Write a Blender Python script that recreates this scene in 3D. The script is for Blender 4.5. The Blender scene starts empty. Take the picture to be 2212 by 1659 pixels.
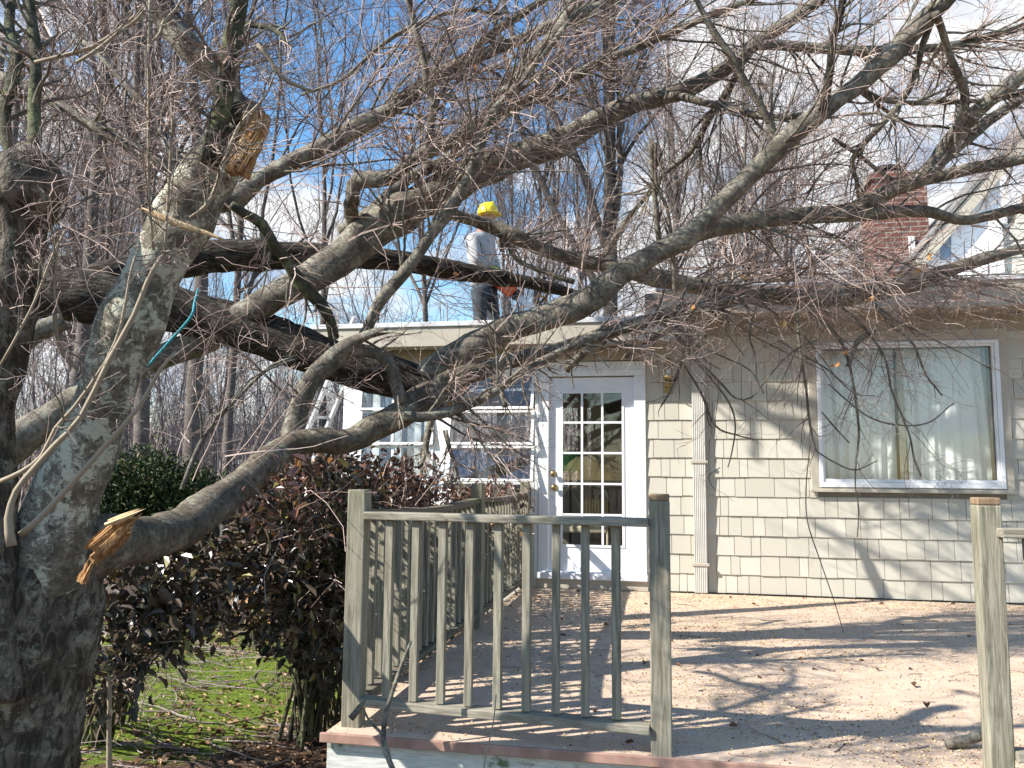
import bpy, math, random
import numpy as np
from mathutils import Vector, Matrix
sc = bpy.context.scene
COL = sc.collection
PI = math.pi
# ---------------------------------------------------------------- camera
CX, CY, F = 1106.0, 829.5, 1781.7
RT = np.array([0.98166111, 0.19041668, 0.00910755]); RT /= np.linalg.norm(RT)
FW = np.array([-0.19025585, 0.9755842, 0.10971866]); FW /= np.linalg.norm(FW)
UP = np.cross(RT, FW); UP /= np.linalg.norm(UP); RT = np.cross(FW, UP)
HC = 1.166
CAM = np.array([0, 0, HC])
cam = bpy.data.objects.new("camera", bpy.data.cameras.new("camera")); COL.objects.link(cam)
cam.data.sensor_fit = 'HORIZONTAL'; cam.data.sensor_width = 36; cam.data.lens = F / 2212 * 36
cam.data.clip_start = 0.05; cam.data.clip_end = 2000
cam.matrix_world = Matrix(((RT[0], UP[0], -FW[0], CAM[0]), (RT[1], UP[1], -FW[1], CAM[1]), (RT[2], UP[2], -FW[2], CAM[2]), (0, 0, 0, 1)))
sc.camera = cam
sc.view_settings.view_transform = 'Standard'; sc.view_settings.look = 'None'
sc.view_settings.exposure = 1.05; sc.view_settings.gamma = 1
SUN_EL, SUN_AZ = 38.5, 31.0       # light travels towards +X +Y
# ---------------------------------------------------------------- world
w = bpy.data.worlds.new("World"); sc.world = w; w.use_nodes = True
N, Lk = w.node_tree.nodes, w.node_tree.links
N.clear()
def wn(t, **k):
    n = N.new(t)
    for a, b in k.items(): setattr(n, a, b)
    return n
def wset(n, i, v):
    if hasattr(v, 'links'): Lk.new(v, n.inputs[i])
    else: n.inputs[i].default_value = v
def wmath(op, a, b=None, c=None, clamp=False):
    n = wn('ShaderNodeMath', operation=op, use_clamp=clamp)
    wset(n, 0, a)
    if b is not None: wset(n, 1, b)
    if c is not None: wset(n, 2, c)
    return n.outputs[0]
tc = wn('ShaderNodeTexCoord').outputs['Generated']
sky = wn('ShaderNodeTexSky', sky_type='NISHITA', sun_disc=False, sun_elevation=math.radians(SUN_EL), sun_rotation=math.radians(270 - SUN_AZ))
sky.air_density = 1.3; sky.dust_density = 0.3; sky.ozone_density = 3.0
hs = wn('ShaderNodeHueSaturation'); hs.inputs['Saturation'].default_value = 1.25; Lk.new(sky.outputs[0], hs.inputs['Color'])
bg1 = wn('ShaderNodeBackground'); Lk.new(hs.outputs[0], bg1.inputs[0]); bg1.inputs[1].default_value = 0.12
mp = wn('ShaderNodeMapping'); Lk.new(tc, mp.inputs[0]); mp.inputs['Scale'].default_value = (1, 1, 2.2)
nz = wn('ShaderNodeTexNoise'); Lk.new(mp.outputs[0], nz.inputs['Vector'])
nz.inputs['Scale'].default_value = 3.4; nz.inputs['Detail'].default_value = 9; nz.inputs['Roughness'].default_value = 0.56; nz.inputs['Distortion'].default_value = 0.5
sep = wn('ShaderNodeSeparateXYZ'); Lk.new(tc, sep.inputs[0])
def blob(d, lo, hi):      # 1 near direction d of the sky, falling to 0
    v = wn('ShaderNodeVectorMath', operation='DOT_PRODUCT'); Lk.new(tc, v.inputs[0]); v.inputs[1].default_value = d
    m = wn('ShaderNodeMapRange', interpolation_type='SMOOTHSTEP'); Lk.new(v.outputs['Value'], m.inputs[0])
    m.inputs[1].default_value = lo; m.inputs[2].default_value = hi
    return m.outputs[0]
def skydir(px, py):
    r = RT * (px - CX) - UP * (py - CY) + FW * F
    return tuple(r / np.linalg.norm(r))
right_bank = blob(skydir(2450, 250), 0.85, 0.96)
low_bank = blob(skydir(950, 780), 0.93, 0.985)
left_bank = blob(skydir(-100, 250), 0.90, 0.99)
clear = blob(skydir(950, 60), 0.955, 0.995)
c = wmath('ADD', nz.outputs['Fac'], wmath('MULTIPLY', right_bank, 0.36))
c = wmath('ADD', c, wmath('MULTIPLY', low_bank, 0.13))
c = wmath('ADD', c, wmath('MULTIPLY', left_bank, 0.13))
c = wmath('SUBTRACT', c, wmath('MULTIPLY', clear, 0.19))
mr = wn('ShaderNodeMapRange', interpolation_type='SMOOTHSTEP'); Lk.new(c, mr.inputs[0]); mr.inputs[1].default_value = 0.52; mr.inputs[2].default_value = 0.68
bg2 = wn('ShaderNodeBackground')
cr = wn('ShaderNodeMix', data_type='RGBA'); nz2 = wn('ShaderNodeTexNoise'); Lk.new(mp.outputs[0], nz2.inputs['Vector']); nz2.inputs['Scale'].default_value = 7.0; nz2.inputs['Detail'].default_value = 6
m2 = wn('ShaderNodeMapRange', interpolation_type='SMOOTHSTEP'); Lk.new(nz2.outputs['Fac'], m2.inputs[0]); m2.inputs[1].default_value = 0.3; m2.inputs[2].default_value = 0.6; Lk.new(m2.outputs[0], cr.inputs[0])
cr.inputs[6].default_value = (0.50, 0.60, 0.78, 1); cr.inputs[7].default_value = (1, 1, 1, 1)
Lk.new(cr.outputs[2], bg2.inputs[0]); bg2.inputs[1].default_value = 0.53
mx = wn('ShaderNodeMixShader'); Lk.new(wmath('MULTIPLY', mr.outputs[0], 0.97), mx.inputs[0]); Lk.new(bg1.outputs[0], mx.inputs[1]); Lk.new(bg2.outputs[0], mx.inputs[2])
wo = wn('ShaderNodeOutputWorld'); Lk.new(mx.outputs[0], wo.inputs[0])
# ---------------------------------------------------------------- sun
sl = bpy.data.lights.new("sun", 'SUN'); sl.energy = 5.0; sl.angle = math.radians(0.53); sl.color = (1, 0.955, 0.88)
so = bpy.data.objects.new("sun", sl); COL.objects.link(so)
ce = math.cos(math.radians(SUN_EL))
SD = np.array([ce * math.cos(math.radians(SUN_AZ)), ce * math.sin(math.radians(SUN_AZ)), -math.sin(math.radians(SUN_EL))])
so.rotation_euler = Vector(SD).to_track_quat('-Z', 'Y').to_euler()

# ================================================================ helpers
def ray(px, py): return RT * ((px - CX) / F) - UP * ((py - CY) / F) + FW
def U(px, py, d): return CAM + ray(px, py) * d
def onY(px, py, Y): r = ray(px, py); return CAM + r * (Y / r[1])
def onZ(px, py, Z): r = ray(px, py); return CAM + r * ((Z - HC) / r[2])
rng = np.random.default_rng(7); random.seed(7)

class G:
    """shader graph helper"""
    def __init__(s, name):
        s.m = bpy.data.materials.new(name); s.m.use_nodes = True
        s.n = s.m.node_tree.nodes; s.l = s.m.node_tree.links; s.n.clear()
        s.out = s.n.new('ShaderNodeOutputMaterial')
        s.b = s.n.new('ShaderNodeBsdfPrincipled'); s.l.new(s.b.outputs[0], s.out.inputs[0])
        s.tc = s.n.new('ShaderNodeTexCoord')
    def put(s, n, i, v):
        if hasattr(v, 'links'): s.l.new(v, n.inputs[i])
        else: n.inputs[i].default_value = v
    def map(s, src='Object', sc=(1, 1, 1), rot=(0, 0, 0)):
        m = s.n.new('ShaderNodeMapping'); s.l.new(s.tc.outputs[src], m.inputs[0]); m.inputs['Scale'].default_value = sc; m.inputs['Rotation'].default_value = rot
        return m.outputs[0]
    def noise(s, v, scale, detail=5, rough=0.55, dist=0.0):
        n = s.n.new('ShaderNodeTexNoise'); s.l.new(v, n.inputs['Vector']); n.inputs['Scale'].default_value = scale
        n.inputs['Detail'].default_value = detail; n.inputs['Roughness'].default_value = rough; n.inputs['Distortion'].default_value = dist
        return n.outputs['Fac']
    def voro(s, v, scale, feat='F1'):
        n = s.n.new('ShaderNodeTexVoronoi'); n.feature = feat; s.l.new(v, n.inputs['Vector']); n.inputs['Scale'].default_value = scale
        return n.outputs['Distance']
    def ramp(s, f, lo, hi):
        m = s.n.new('ShaderNodeMapRange'); m.interpolation_type = 'SMOOTHSTEP'; s.l.new(f, m.inputs[0]); m.inputs[1].default_value = lo; m.inputs[2].default_value = hi
        return m.outputs[0]
    def mix(s, f, a, b, mode='MIX'):
        n = s.n.new('ShaderNodeMix'); n.data_type = 'RGBA'; n.blend_type = mode; s.put(n, 0, f)
        for i, v in ((6, a), (7, b)):
            s.put(n, i, tuple(v) + (1,) if isinstance(v, (tuple, list)) and len(v) == 3 else v)
        return n.outputs[2]
    def math(s, op, a, b=0.0):
        n = s.n.new('ShaderNodeMath'); n.operation = op; s.put(n, 0, a); s.put(n, 1, b); return n.outputs[0]
    def island(s): return s.n.new('ShaderNodeNewGeometry').outputs['Random Per Island']
    def col(s, c): s.put(s.b, 'Base Color', tuple(c) + (1,) if isinstance(c, (tuple, list)) and len(c) == 3 else c)
    def fin(s, rough=0.8, spec=0.3, bump=None, bs=0.3, bd=0.01, metal=0.0):
        s.put(s.b, 'Roughness', rough); s.b.inputs['Specular IOR Level'].default_value = spec; s.b.inputs['Metallic'].default_value = metal
        if bump is not None:
            n = s.n.new('ShaderNodeBump'); s.l.new(bump, n.inputs['Height']); n.inputs['Strength'].default_value = bs; n.inputs['Distance'].default_value = bd
            s.l.new(n.outputs[0], s.b.inputs['Normal'])
        return s.m

def m_simple(name, a, b=None, scale=8, rough=0.6, spec=0.35, bs=0.15, metal=0.0):
    g = G(name); v = g.map(); n = g.noise(v, scale, 6, 0.6)
    b = b or tuple(x * 0.8 for x in a)
    g.col(g.mix(g.ramp(n, 0.3, 0.7), b, a)); return g.fin(rough, spec, n, bs, 0.004, metal)
def m_bark(name, dark, light, lichen, lich_amt=0.6, ridges=0.0, uvs=(1, 1), fine=40):
    g = G(name); uv = g.map('UV', (uvs[0], uvs[1], 1)); ob = g.map()
    n1 = g.noise(ob, 9, 6, 0.65); n2 = g.noise(ob, fine, 5, 0.7)
    c = g.mix(g.ramp(n1, 0.3, 0.7), dark, light)
    c = g.mix(g.ramp(n2, 0.35, 0.75), c, tuple(x * 0.55 for x in dark))
    h = g.math('ADD', n1, g.math('MULTIPLY', n2, 0.5))
    if ridges > 0:
        r = g.ramp(g.noise(uv, 6, 4, 0.6, 1.2), 0.38, 0.62)
        c = g.mix(g.math('MULTIPLY', r, 0.85), c, tuple(x * 0.25 for x in dark)); h = g.math('SUBTRACT', h, g.math('MULTIPLY', r, ridges))
    else:
        r = g.ramp(g.noise(g.map('UV', (3, 60, 1)), 3, 3, 0.6), 0.6, 0.72)      # fine cross bands
        c = g.mix(g.math('MULTIPLY', r, 0.6), c, tuple(x * 0.4 for x in dark)); h = g.math('SUBTRACT', h, g.math('MULTIPLY', r, 0.3))
    l = g.ramp(g.math('ADD', g.math('MULTIPLY', g.noise(ob, 9, 5, 0.6, 0.5), 0.5), g.math('MULTIPLY', g.noise(ob, 42, 8, 0.75, 0.8), 0.5)), 0.585 - 0.10 * lich_amt, 0.63 - 0.09 * lich_amt)
    c = g.mix(g.math('MULTIPLY', l, min(1, lich_amt)), c, lichen)
    g.col(c); return g.fin(0.9, 0.15, h, 0.8, 0.012 if ridges == 0 else 0.02)
M = {}
M['bark'] = m_bark('smooth grey bark', (0.11, 0.095, 0.075), (0.29, 0.262, 0.21), (0.34, 0.345, 0.27), 0.45)
M['bark_dark'] = m_bark('dark furrowed bark', (0.075, 0.06, 0.048), (0.16, 0.135, 0.105), (0.24, 0.26, 0.2), 0.2, 1.0, (3.2, 1.3), 25)
M['bark_lichen'] = m_bark('lichen covered bark', (0.12, 0.103, 0.076), (0.31, 0.28, 0.215), (0.46, 0.45, 0.355), 0.95)
M['bark_base'] = m_bark('old trunk bark', (0.115, 0.092, 0.07), (0.28, 0.24, 0.185), (0.34, 0.34, 0.26), 0.55, 0.45, (2.5, 1.6), 36)
M['bark_mid'] = m_bark('mottled limb bark', (0.095, 0.076, 0.056), (0.22, 0.185, 0.138), (0.32, 0.325, 0.24), 0.5)
M['bark_moss'] = m_bark('mossy stem bark', (0.05, 0.048, 0.032), (0.13, 0.125, 0.085), (0.17, 0.18, 0.08), 0.7)
M['bark_bg'] = m_bark('woodland bark', (0.12, 0.10, 0.09), (0.24, 0.21, 0.185), (0.25, 0.26, 0.22), 0.3, 0.4, (2, 1))
M['bark_far'] = m_simple('distant bark', (0.27, 0.235, 0.22), (0.17, 0.145, 0.14), 3, 0.95, 0.1)
def m_twig(name, a, b):
    g = G(name); g.col(g.mix(g.island(), a, b)); return g.fin(0.75, 0.25)
M['twig'] = m_twig('twig bark', (0.13, 0.082, 0.066), (0.52, 0.40, 0.34))  # pale end paints the look of sunlit twigs into the colour
M['twig_bg'] = m_twig('woodland twig bark', (0.15, 0.11, 0.10), (0.32, 0.26, 0.235))
M['sprout'] = m_twig('tan sprout bark', (0.25, 0.19, 0.13), (0.34, 0.28, 0.2))
g = G('split wood'); n = g.noise(g.map('Object', (8, 8, 1.2)), 14, 6, 0.7, 0.6)
g.col(g.mix(g.ramp(n, 0.3, 0.7), (0.30, 0.13, 0.05), (0.62, 0.37, 0.17))); M['wood_raw'] = g.fin(0.8, 0.2, n, 0.9, 0.02)
M['wood_pale'] = m_simple('pale splintered wood', (0.62, 0.46, 0.27), (0.48, 0.32, 0.17), 14, 0.8, 0.2, 0.4)
def m_weathered(name, a, b, green, ax=2, gamt=0.5):
    g = G(name); s = [26, 26, 26]; s[ax] = 1.6
    gr = g.noise(g.map('Object', tuple(s)), 2.6, 6, 0.62, 0.8); o = g.map(); big = g.noise(o, 2.2, 4)
    c = g.mix(g.ramp(gr, 0.32, 0.68), b, a); c = g.mix(g.math('MULTIPLY', g.ramp(big, 0.5, 0.72), gamt), c, green)
    kn = g.ramp(g.voro(g.map('Object', (3, 3, 1.2)), 1.6), 0.05, 0.12)
    c = g.mix(kn, tuple(x * 0.5 for x in b), c)
    oi = g.n.new('ShaderNodeObjectInfo'); c = g.mix(g.math('MULTIPLY', oi.outputs['Random'], 0.45), c, tuple(x * .75 for x in a)); c = g.mix(g.math('MULTIPLY', g.ramp(g.noise(o, 5, 6, .7), .5, .7), .35), c, tuple(x * .6 for x in b))
    g.col(c); return g.fin(0.85, 0.2, gr, 0.6, 0.005)
M['rail_z'] = m_weathered('weathered grey lumber upright', (0.33, 0.305, 0.235), (0.125, 0.112, 0.08), (0.15, 0.16, 0.08), 2, 0.45)
M['rail_x'] = m_weathered('weathered grey lumber rail', (0.36, 0.33, 0.26), (0.15, 0.13, 0.098), (0.19, 0.19, 0.11), 0, 0.35)
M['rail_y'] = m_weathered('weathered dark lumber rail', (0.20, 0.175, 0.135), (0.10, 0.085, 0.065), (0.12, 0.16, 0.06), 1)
M['post_cut'] = m_weathered('cut post end grain', (0.30, 0.21, 0.13), (0.17, 0.11, 0.065), (0.3, 0.25, 0.1))
g = G('painted tan decking'); o = g.map(); n = g.noise(o, 5, 8, 0.65); n2 = g.noise(o, 90, 4, 0.7)
c = g.mix(g.ramp(n, 0.3, 0.75), (0.48, 0.36, 0.27), (0.58, 0.455, 0.35)); sd = g.ramp(g.noise(g.map('Object', (1, 1.8, 1)), 1.1, 7, 0.7), 0.5, 0.68)
c = g.mix(g.math('MULTIPLY', sd, g.ramp(n2, 0.42, 0.6)), c, (0.62, 0.47, 0.29)); c = g.mix(g.math('MULTIPLY', g.ramp(g.noise(o, 38, 6, 0.75), 0.6, 0.7), 0.6), c, (0.25, 0.15, 0.1))
g.col(g.mix(g.math('MULTIPLY', g.island(), 0.14), c, (0.36, 0.25, 0.18))); M['deck'] = g.fin(0.8, 0.2, n2, 0.35, 0.006)
M['deck_edge'] = m_simple('painted deck edge board', (0.40, 0.24, 0.185), (0.27, 0.16, 0.12), 12, 0.7)
g = G('mildewed white skirting'); n = g.noise(g.map('Object', (1, 1, 1.4)), 6, 8, 0.65); n2 = g.noise(g.map('Object', (4, 4, 30)), 3, 4)
c = g.mix(g.ramp(n2, 0.3, 0.7), (0.45, 0.45, 0.41), (0.62, 0.61, 0.56)); g.col(g.mix(g.ramp(n, 0.52, 0.66), c, (0.12, 0.15, 0.08))); M['skirt'] = g.fin(0.8, 0.2, n2, 0.2, 0.004)
g = G('painted cedar shingle'); i = g.island(); n = g.noise(g.map('Object', (26, 26, 2)), 3, 5, 0.6)
c = g.mix(i, (0.445, 0.415, 0.345), (0.525, 0.495, 0.42)); c = g.mix(g.math('MULTIPLY', g.ramp(g.noise(g.map(), 1.3, 6, 0.7), 0.5, 0.75), 0.3), c, (0.33, 0.31, 0.26)); g.col(g.mix(g.math('MULTIPLY', g.ramp(n, 0.45, 0.8), 0.25), c, (0.38, 0.35, 0.28))); M['shingle'] = g.fin(0.75, 0.2, n, 0.25, 0.003)
M['under'] = m_simple('dark siding backing', (0.2, 0.18, 0.15), None, 5)  # dark backing that shows in the gaps between shingles
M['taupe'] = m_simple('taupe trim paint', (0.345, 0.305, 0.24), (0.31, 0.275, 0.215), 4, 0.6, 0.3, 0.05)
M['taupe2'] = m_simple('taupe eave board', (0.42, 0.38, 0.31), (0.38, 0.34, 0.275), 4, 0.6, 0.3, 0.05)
M['white'] = m_simple('white trim paint', (0.78, 0.78, 0.78), (0.70, 0.71, 0.72), 5, 0.45, 0.4, 0.04)
M['door'] = m_simple('white door paint', (0.74, 0.75, 0.78), (0.68, 0.69, 0.73), 5, 0.4, 0.4, 0.04)
M['cream'] = m_simple('pale siding paint', (0.50, 0.49, 0.42), (0.44, 0.43, 0.37), 5, 0.6)
M['roof'] = m_simple('pale roof sheet', (0.62, 0.62, 0.62), (0.45, 0.45, 0.46), 3, 0.6)
M['roofing'] = m_simple('grey asphalt roofing', (0.22, 0.21, 0.2), (0.13, 0.125, 0.12), 60, 0.9)
M['alu'] = m_simple('aluminium', (0.78, 0.79, 0.81), (0.68, 0.69, 0.71), 10, 0.4, 0.5, 0.05, 0.15)
M['brass'] = m_simple('aged brass', (0.42, 0.32, 0.15), (0.3, 0.22, 0.1), 20, 0.35, 0.5, 0.05, 0.9)
M['black'] = m_simple('black metal', (0.02, 0.02, 0.02), None, 10, 0.5)
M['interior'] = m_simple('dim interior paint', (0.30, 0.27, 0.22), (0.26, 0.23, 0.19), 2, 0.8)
M['intfloor'] = m_simple('wooden interior floor', (0.2, 0.12, 0.07), (0.14, 0.08, 0.045), 5, 0.4)
g = G('curtain cloth'); n = g.noise(g.map('Object', (60, 1, 60)), 6, 3); g.col(g.mix(n, (0.78, 0.79, 0.79), (0.86, 0.87, 0.87))); g.b.inputs['Subsurface Weight'].default_value = 0.0; M['curtain'] = g.fin(0.85, 0.15, n, 0.1, 0.002)
def m_glass(name, tint=(0.9, 0.95, 0.93), refl=0.06):
    g = G(name); tr = g.n.new('ShaderNodeBsdfTransparent'); tr.inputs[0].default_value = tint + (1,)
    gl = g.n.new('ShaderNodeBsdfGlossy'); gl.inputs['Roughness'].default_value = 0.015
    fr = g.n.new('ShaderNodeLayerWeight'); fr.inputs['Blend'].default_value = 0.5
    mxx = g.n.new('ShaderNodeMixShader'); g.l.new(g.math('ADD', g.math('MULTIPLY', g.math('POWER', fr.outputs['Facing'], 4.0), 0.9), refl), mxx.inputs[0]); g.l.new(tr.outputs[0], mxx.inputs[1]); g.l.new(gl.outputs[0], mxx.inputs[2]); g.l.new(mxx.outputs[0], g.out.inputs[0])
    g.n.remove(g.b); return g.m
M['glass'] = m_glass('window glass', (0.95, 0.965, 0.955), 0.07)
g = G('chimney brick'); br = g.n.new('ShaderNodeTexBrick'); g.l.new(g.map('Object', (1, 1, 1), (PI / 2, 0, 0)), br.inputs['Vector'])
br.inputs['Color1'].default_value = (0.17, 0.07, 0.052, 1); br.inputs['Color2'].default_value = (0.13, 0.05, 0.038, 1); br.inputs['Mortar'].default_value = (0.26, 0.22, 0.2, 1)
br.inputs['Scale'].default_value = 1; br.inputs['Brick Width'].default_value = 0.21; br.inputs['Row Height'].default_value = 0.07; br.inputs['Mortar Size'].default_value = 0.008
g.col(br.outputs['Color']); M['brick'] = g.fin(0.85, 0.2)
def m_leaf(name, a, b, c, rough=0.25, spec=0.6, sub=0.0):
    g = G(name); i = g.island(); x = g.mix(g.ramp(i, 0.0, 0.8), a, b); x = g.mix(g.ramp(i, 0.9, 0.97), x, c); g.col(x); return g.fin(rough, spec)
M['leaf_dark'] = m_leaf('glossy dark leaf', (0.03, 0.034, 0.022), (0.10, 0.07, 0.048), (0.2, 0.17, 0.05), 0.3, 0.4)
M['leaf_bronze'] = m_leaf('bronze winter leaf', (0.07, 0.035, 0.028), (0.2, 0.10, 0.07), (0.34, 0.17, 0.05), 0.26, 0.6)
M['leaf_yew'] = m_leaf('evergreen needles', (0.015, 0.035, 0.012), (0.05, 0.075, 0.02), (0.16, 0.12, 0.05), 0.6, 0.3)
M['litter'] = m_leaf('dry fallen leaf', (0.17, 0.09, 0.05), (0.42, 0.27, 0.16), (0.55, 0.4, 0.26), 0.8, 0.2)
M['litter_dark'] = m_leaf('dry brown leaf', (0.08, 0.04, 0.025), (0.22, 0.12, 0.07), (0.4, 0.25, 0.13), 0.8, 0.2)
M['oakleaf'] = m_leaf('orange oak leaf', (0.45, 0.2, 0.06), (0.6, 0.33, 0.13), (0.6, 0.4, 0.2), 0.7, 0.2)
M['dust'] = m_leaf('sawdust flake', (0.48, 0.34, 0.18), (0.74, 0.58, 0.36), (0.85, 0.75, 0.55), 0.9, 0.1)

class MB:
    def __init__(s): s.v = []; s.f = []; s.uv = []; s.k = 0
    def add(s, v, f, uv=None):
        v = np.asarray(v, float); s.v.append(v); s.f += [tuple(i + s.k for i in q) for q in f]; s.k += len(v)
        s.uv.append(np.zeros((len(v), 2)) if uv is None else uv)
        return s
    def box(s, x0, x1, y0, y1, z0, z1):
        v = [(x, y, z) for z in (z0, z1) for x, y in ((x0, y0), (x1, y0), (x1, y1), (x0, y1))]
        return s.add(v, [(0, 3, 2, 1), (4, 5, 6, 7), (0, 1, 5, 4), (1, 2, 6, 5), (2, 3, 7, 6), (3, 0, 4, 7)])
    def hexa(s, bottom, top):
        return s.add(list(bottom) + list(top), [(0, 3, 2, 1), (4, 5, 6, 7), (0, 1, 5, 4), (1, 2, 6, 5), (2, 3, 7, 6), (3, 0, 4, 7)])
    def bar(s, a, b, w, h, up=(0, 0, 1)):       # rectangular beam from a to b
        a, b, up = np.array(a, float), np.array(b, float), np.array(up, float)
        t = b - a; t /= np.linalg.norm(t); sd = np.cross(t, up); sd /= np.linalg.norm(sd); u = np.cross(sd, t)
        q = [(-w / 2, -h / 2), (w / 2, -h / 2), (w / 2, h / 2), (-w / 2, h / 2)]
        return s.hexa([a + sd * x + u * y for x, y in q], [b + sd * x + u * y for x, y in q])
    def prism(s, poly, y0, y1):       # polygon in x,z extruded in y
        n = len(poly); v = [(x, y0, z) for x, z in poly] + [(x, y1, z) for x, z in poly]
        f = [tuple(range(n)), tuple(range(2 * n - 1, n - 1, -1))] + [(i, i + n, (i + 1) % n + n, (i + 1) % n) for i in range(n)]
        return s.add(v, f)
    def lathe(s, c, prof, n=16):      # profile of (r,z)
        v = []; f = []
        for r, z in prof:
            for k in range(n): v.append((c[0] + r * math.cos(2 * PI * k / n), c[1] + r * math.sin(2 * PI * k / n), c[2] + z))
        for j in range(len(prof) - 1):
            for k in range(n): a = j * n + k; b = j * n + (k + 1) % n; f.append((a, b, b + n, a + n))
        f.append(tuple(range(n - 1, -1, -1))); f.append(tuple(range((len(prof) - 1) * n, len(prof) * n)))
        return s.add(v, f)
    def tube(s, P, R, n=10, rough=0.0, cap=True, seed=0):
        P = np.asarray(P, float); R = np.asarray(R, float); K = len(P)
        T = np.gradient(P, axis=0); T /= np.linalg.norm(T, axis=1)[:, None] + 1e-9
        u = np.cross(T[0], [0.31, 0.2, 0.93]); u /= np.linalg.norm(u)
        an = np.linspace(0, 2 * PI, n, endpoint=False); L = np.concatenate([[0], np.cumsum(np.linalg.norm(np.diff(P, axis=0), axis=1))])
        r = np.random.default_rng(seed); vs = []; uv = []
        ph = r.uniform(0, 6.28, 6)
        for k in range(K):
            u = u - T[k] * np.dot(u, T[k]); u /= np.linalg.norm(u); w_ = np.cross(T[k], u)
            rr = R[k] * (1 + rough * (0.5 * np.sin(2 * an + ph[0] + L[k] * 3) + 0.35 * np.sin(3 * an + ph[1] - L[k] * 4.3) + 0.25 * np.sin(5 * an + ph[2] + L[k] * 7) + 0.4 * r.uniform(-1, 1, n)))
            vs.append(P[k] + np.outer(np.cos(an) * rr, u) + np.outer(np.sin(an) * rr, w_))
            uv.append(np.stack([np.abs(an / PI - 1) * R.mean() * 6, np.full(n, L[k])], 1))
        f = [(j * n + k, j * n + (k + 1) % n, (j + 1) * n + (k + 1) % n, (j + 1) * n + k) for j in range(K - 1) for k in range(n)]
        if cap: f += [tuple(range(n - 1, -1, -1)), tuple(range((K - 1) * n, K * n))]
        return s.add(np.concatenate(vs), f, np.concatenate(uv))
    def build(s, name, mat, parent=None, smooth=False, loc=None, bevel=0):
        v = np.concatenate(s.v); 
        if loc is not None: v = v - np.array(loc)
        me = bpy.data.meshes.new(name); me.from_pydata(v.tolist(), [], s.f)
        uv = np.concatenate(s.uv)
        if np.any(uv):
            ul = me.uv_layers.new(name='UVMap'); idx = np.empty(len(me.loops), np.int32); me.loops.foreach_get('vertex_index', idx)
            ul.data.foreach_set('uv', uv[idx].ravel())
        me.materials.append(mat); me.polygons.foreach_set('use_smooth', [smooth] * len(me.polygons)); me.update()
        o = bpy.data.objects.new(name, me); COL.objects.link(o)
        if loc is not None: o.location = loc
        if parent is not None: o.parent = parent
        if bevel:
            b = o.modifiers.new('bevel', 'BEVEL'); b.width = bevel; b.segments = 2; b.limit_method = 'ANGLE'
        return o
def np_mesh(name, V, Q, mat, parent=None, smooth=False):
    me = bpy.data.meshes.new(name); nq = len(Q); me.vertices.add(len(V)); me.vertices.foreach_set('co', np.asarray(V, np.float32).ravel())
    me.loops.add(nq * 4); me.loops.foreach_set('vertex_index', np.asarray(Q, np.int32).ravel()); me.polygons.add(nq)
    me.polygons.foreach_set('loop_start', np.arange(nq, dtype=np.int32) * 4); me.polygons.foreach_set('loop_total', np.full(nq, 4, np.int32))
    me.materials.append(mat); me.update(calc_edges=True); me.polygons.foreach_set('use_smooth', [smooth] * nq)
    o = bpy.data.objects.new(name, me); COL.objects.link(o)
    if parent is not None: o.parent = parent
    return o
def tag(o, label=None, cat=None, group=None, kind=None):
    for k, v in (('label', label), ('category', cat), ('group', group), ('kind', kind)):
        if v: o[k] = v
    return o
def thing(name, label, cat, group=None, loc=(0, 0, 0)):
    o = bpy.data.objects.new(name, None); COL.objects.link(o); o.location = loc; o.empty_display_size = 0.2
    return tag(o, label, cat, group)
def dup(o, parent, loc):
    c = o.copy(); COL.objects.link(c); c.parent = parent; c.location = loc; return c

# ---------------------------------------------------------------- batch growth of twigs
def unit(a): return a / (np.linalg.norm(a, axis=-1, keepdims=True) + 1e-9)
def grow(P0, D0, L, R, K=6, wig=0.25, bend=(0, 0, 0), taper=0.3):
    N_ = len(P0); pts = np.empty((N_, K, 3)); d = unit(D0); pts[:, 0] = P0; st = (L / (K - 1))[:, None]; b = np.array(bend)
    for k in range(1, K):
        d = unit(d + rng.normal(0, wig, (N_, 3)) + b); pts[:, k] = pts[:, k - 1] + d * st
    return pts, R[:, None] * np.linspace(1, taper, K)[None]
def spawn(pts, rad, n, t0=0.15, t1=1.0, ang=(0.5, 1.0), lr=(0.3, 0.6), rr=0.55, weight=None):
    N_, K, _ = pts.shape; i = rng.integers(0, N_, n) if weight is None else rng.choice(N_, n, p=weight)
    t = rng.uniform(t0, t1, n) * (K - 1); k = np.minimum(t.astype(int), K - 2); fr = (t - k)[:, None]
    P = pts[i, k] * (1 - fr) + pts[i, k + 1] * fr; T = unit(pts[i, k + 1] - pts[i, k])
    ax = unit(np.cross(T, rng.normal(size=(n, 3)))); a = rng.uniform(*ang, n)[:, None]
    D = T * np.cos(a) + ax * np.sin(a)
    L = np.linalg.norm(np.diff(pts, axis=1), axis=2).sum(1)[i] * rng.uniform(*lr, n) * (1.15 - 0.6 * t / (K - 1))
    return P, D, L, rad[i, k] * rr * rng.uniform(0.7, 1.1, n)
def lens(pts): 
    l = np.linalg.norm(np.diff(pts, axis=1), axis=2).sum(1); return l / l.sum()
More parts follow.
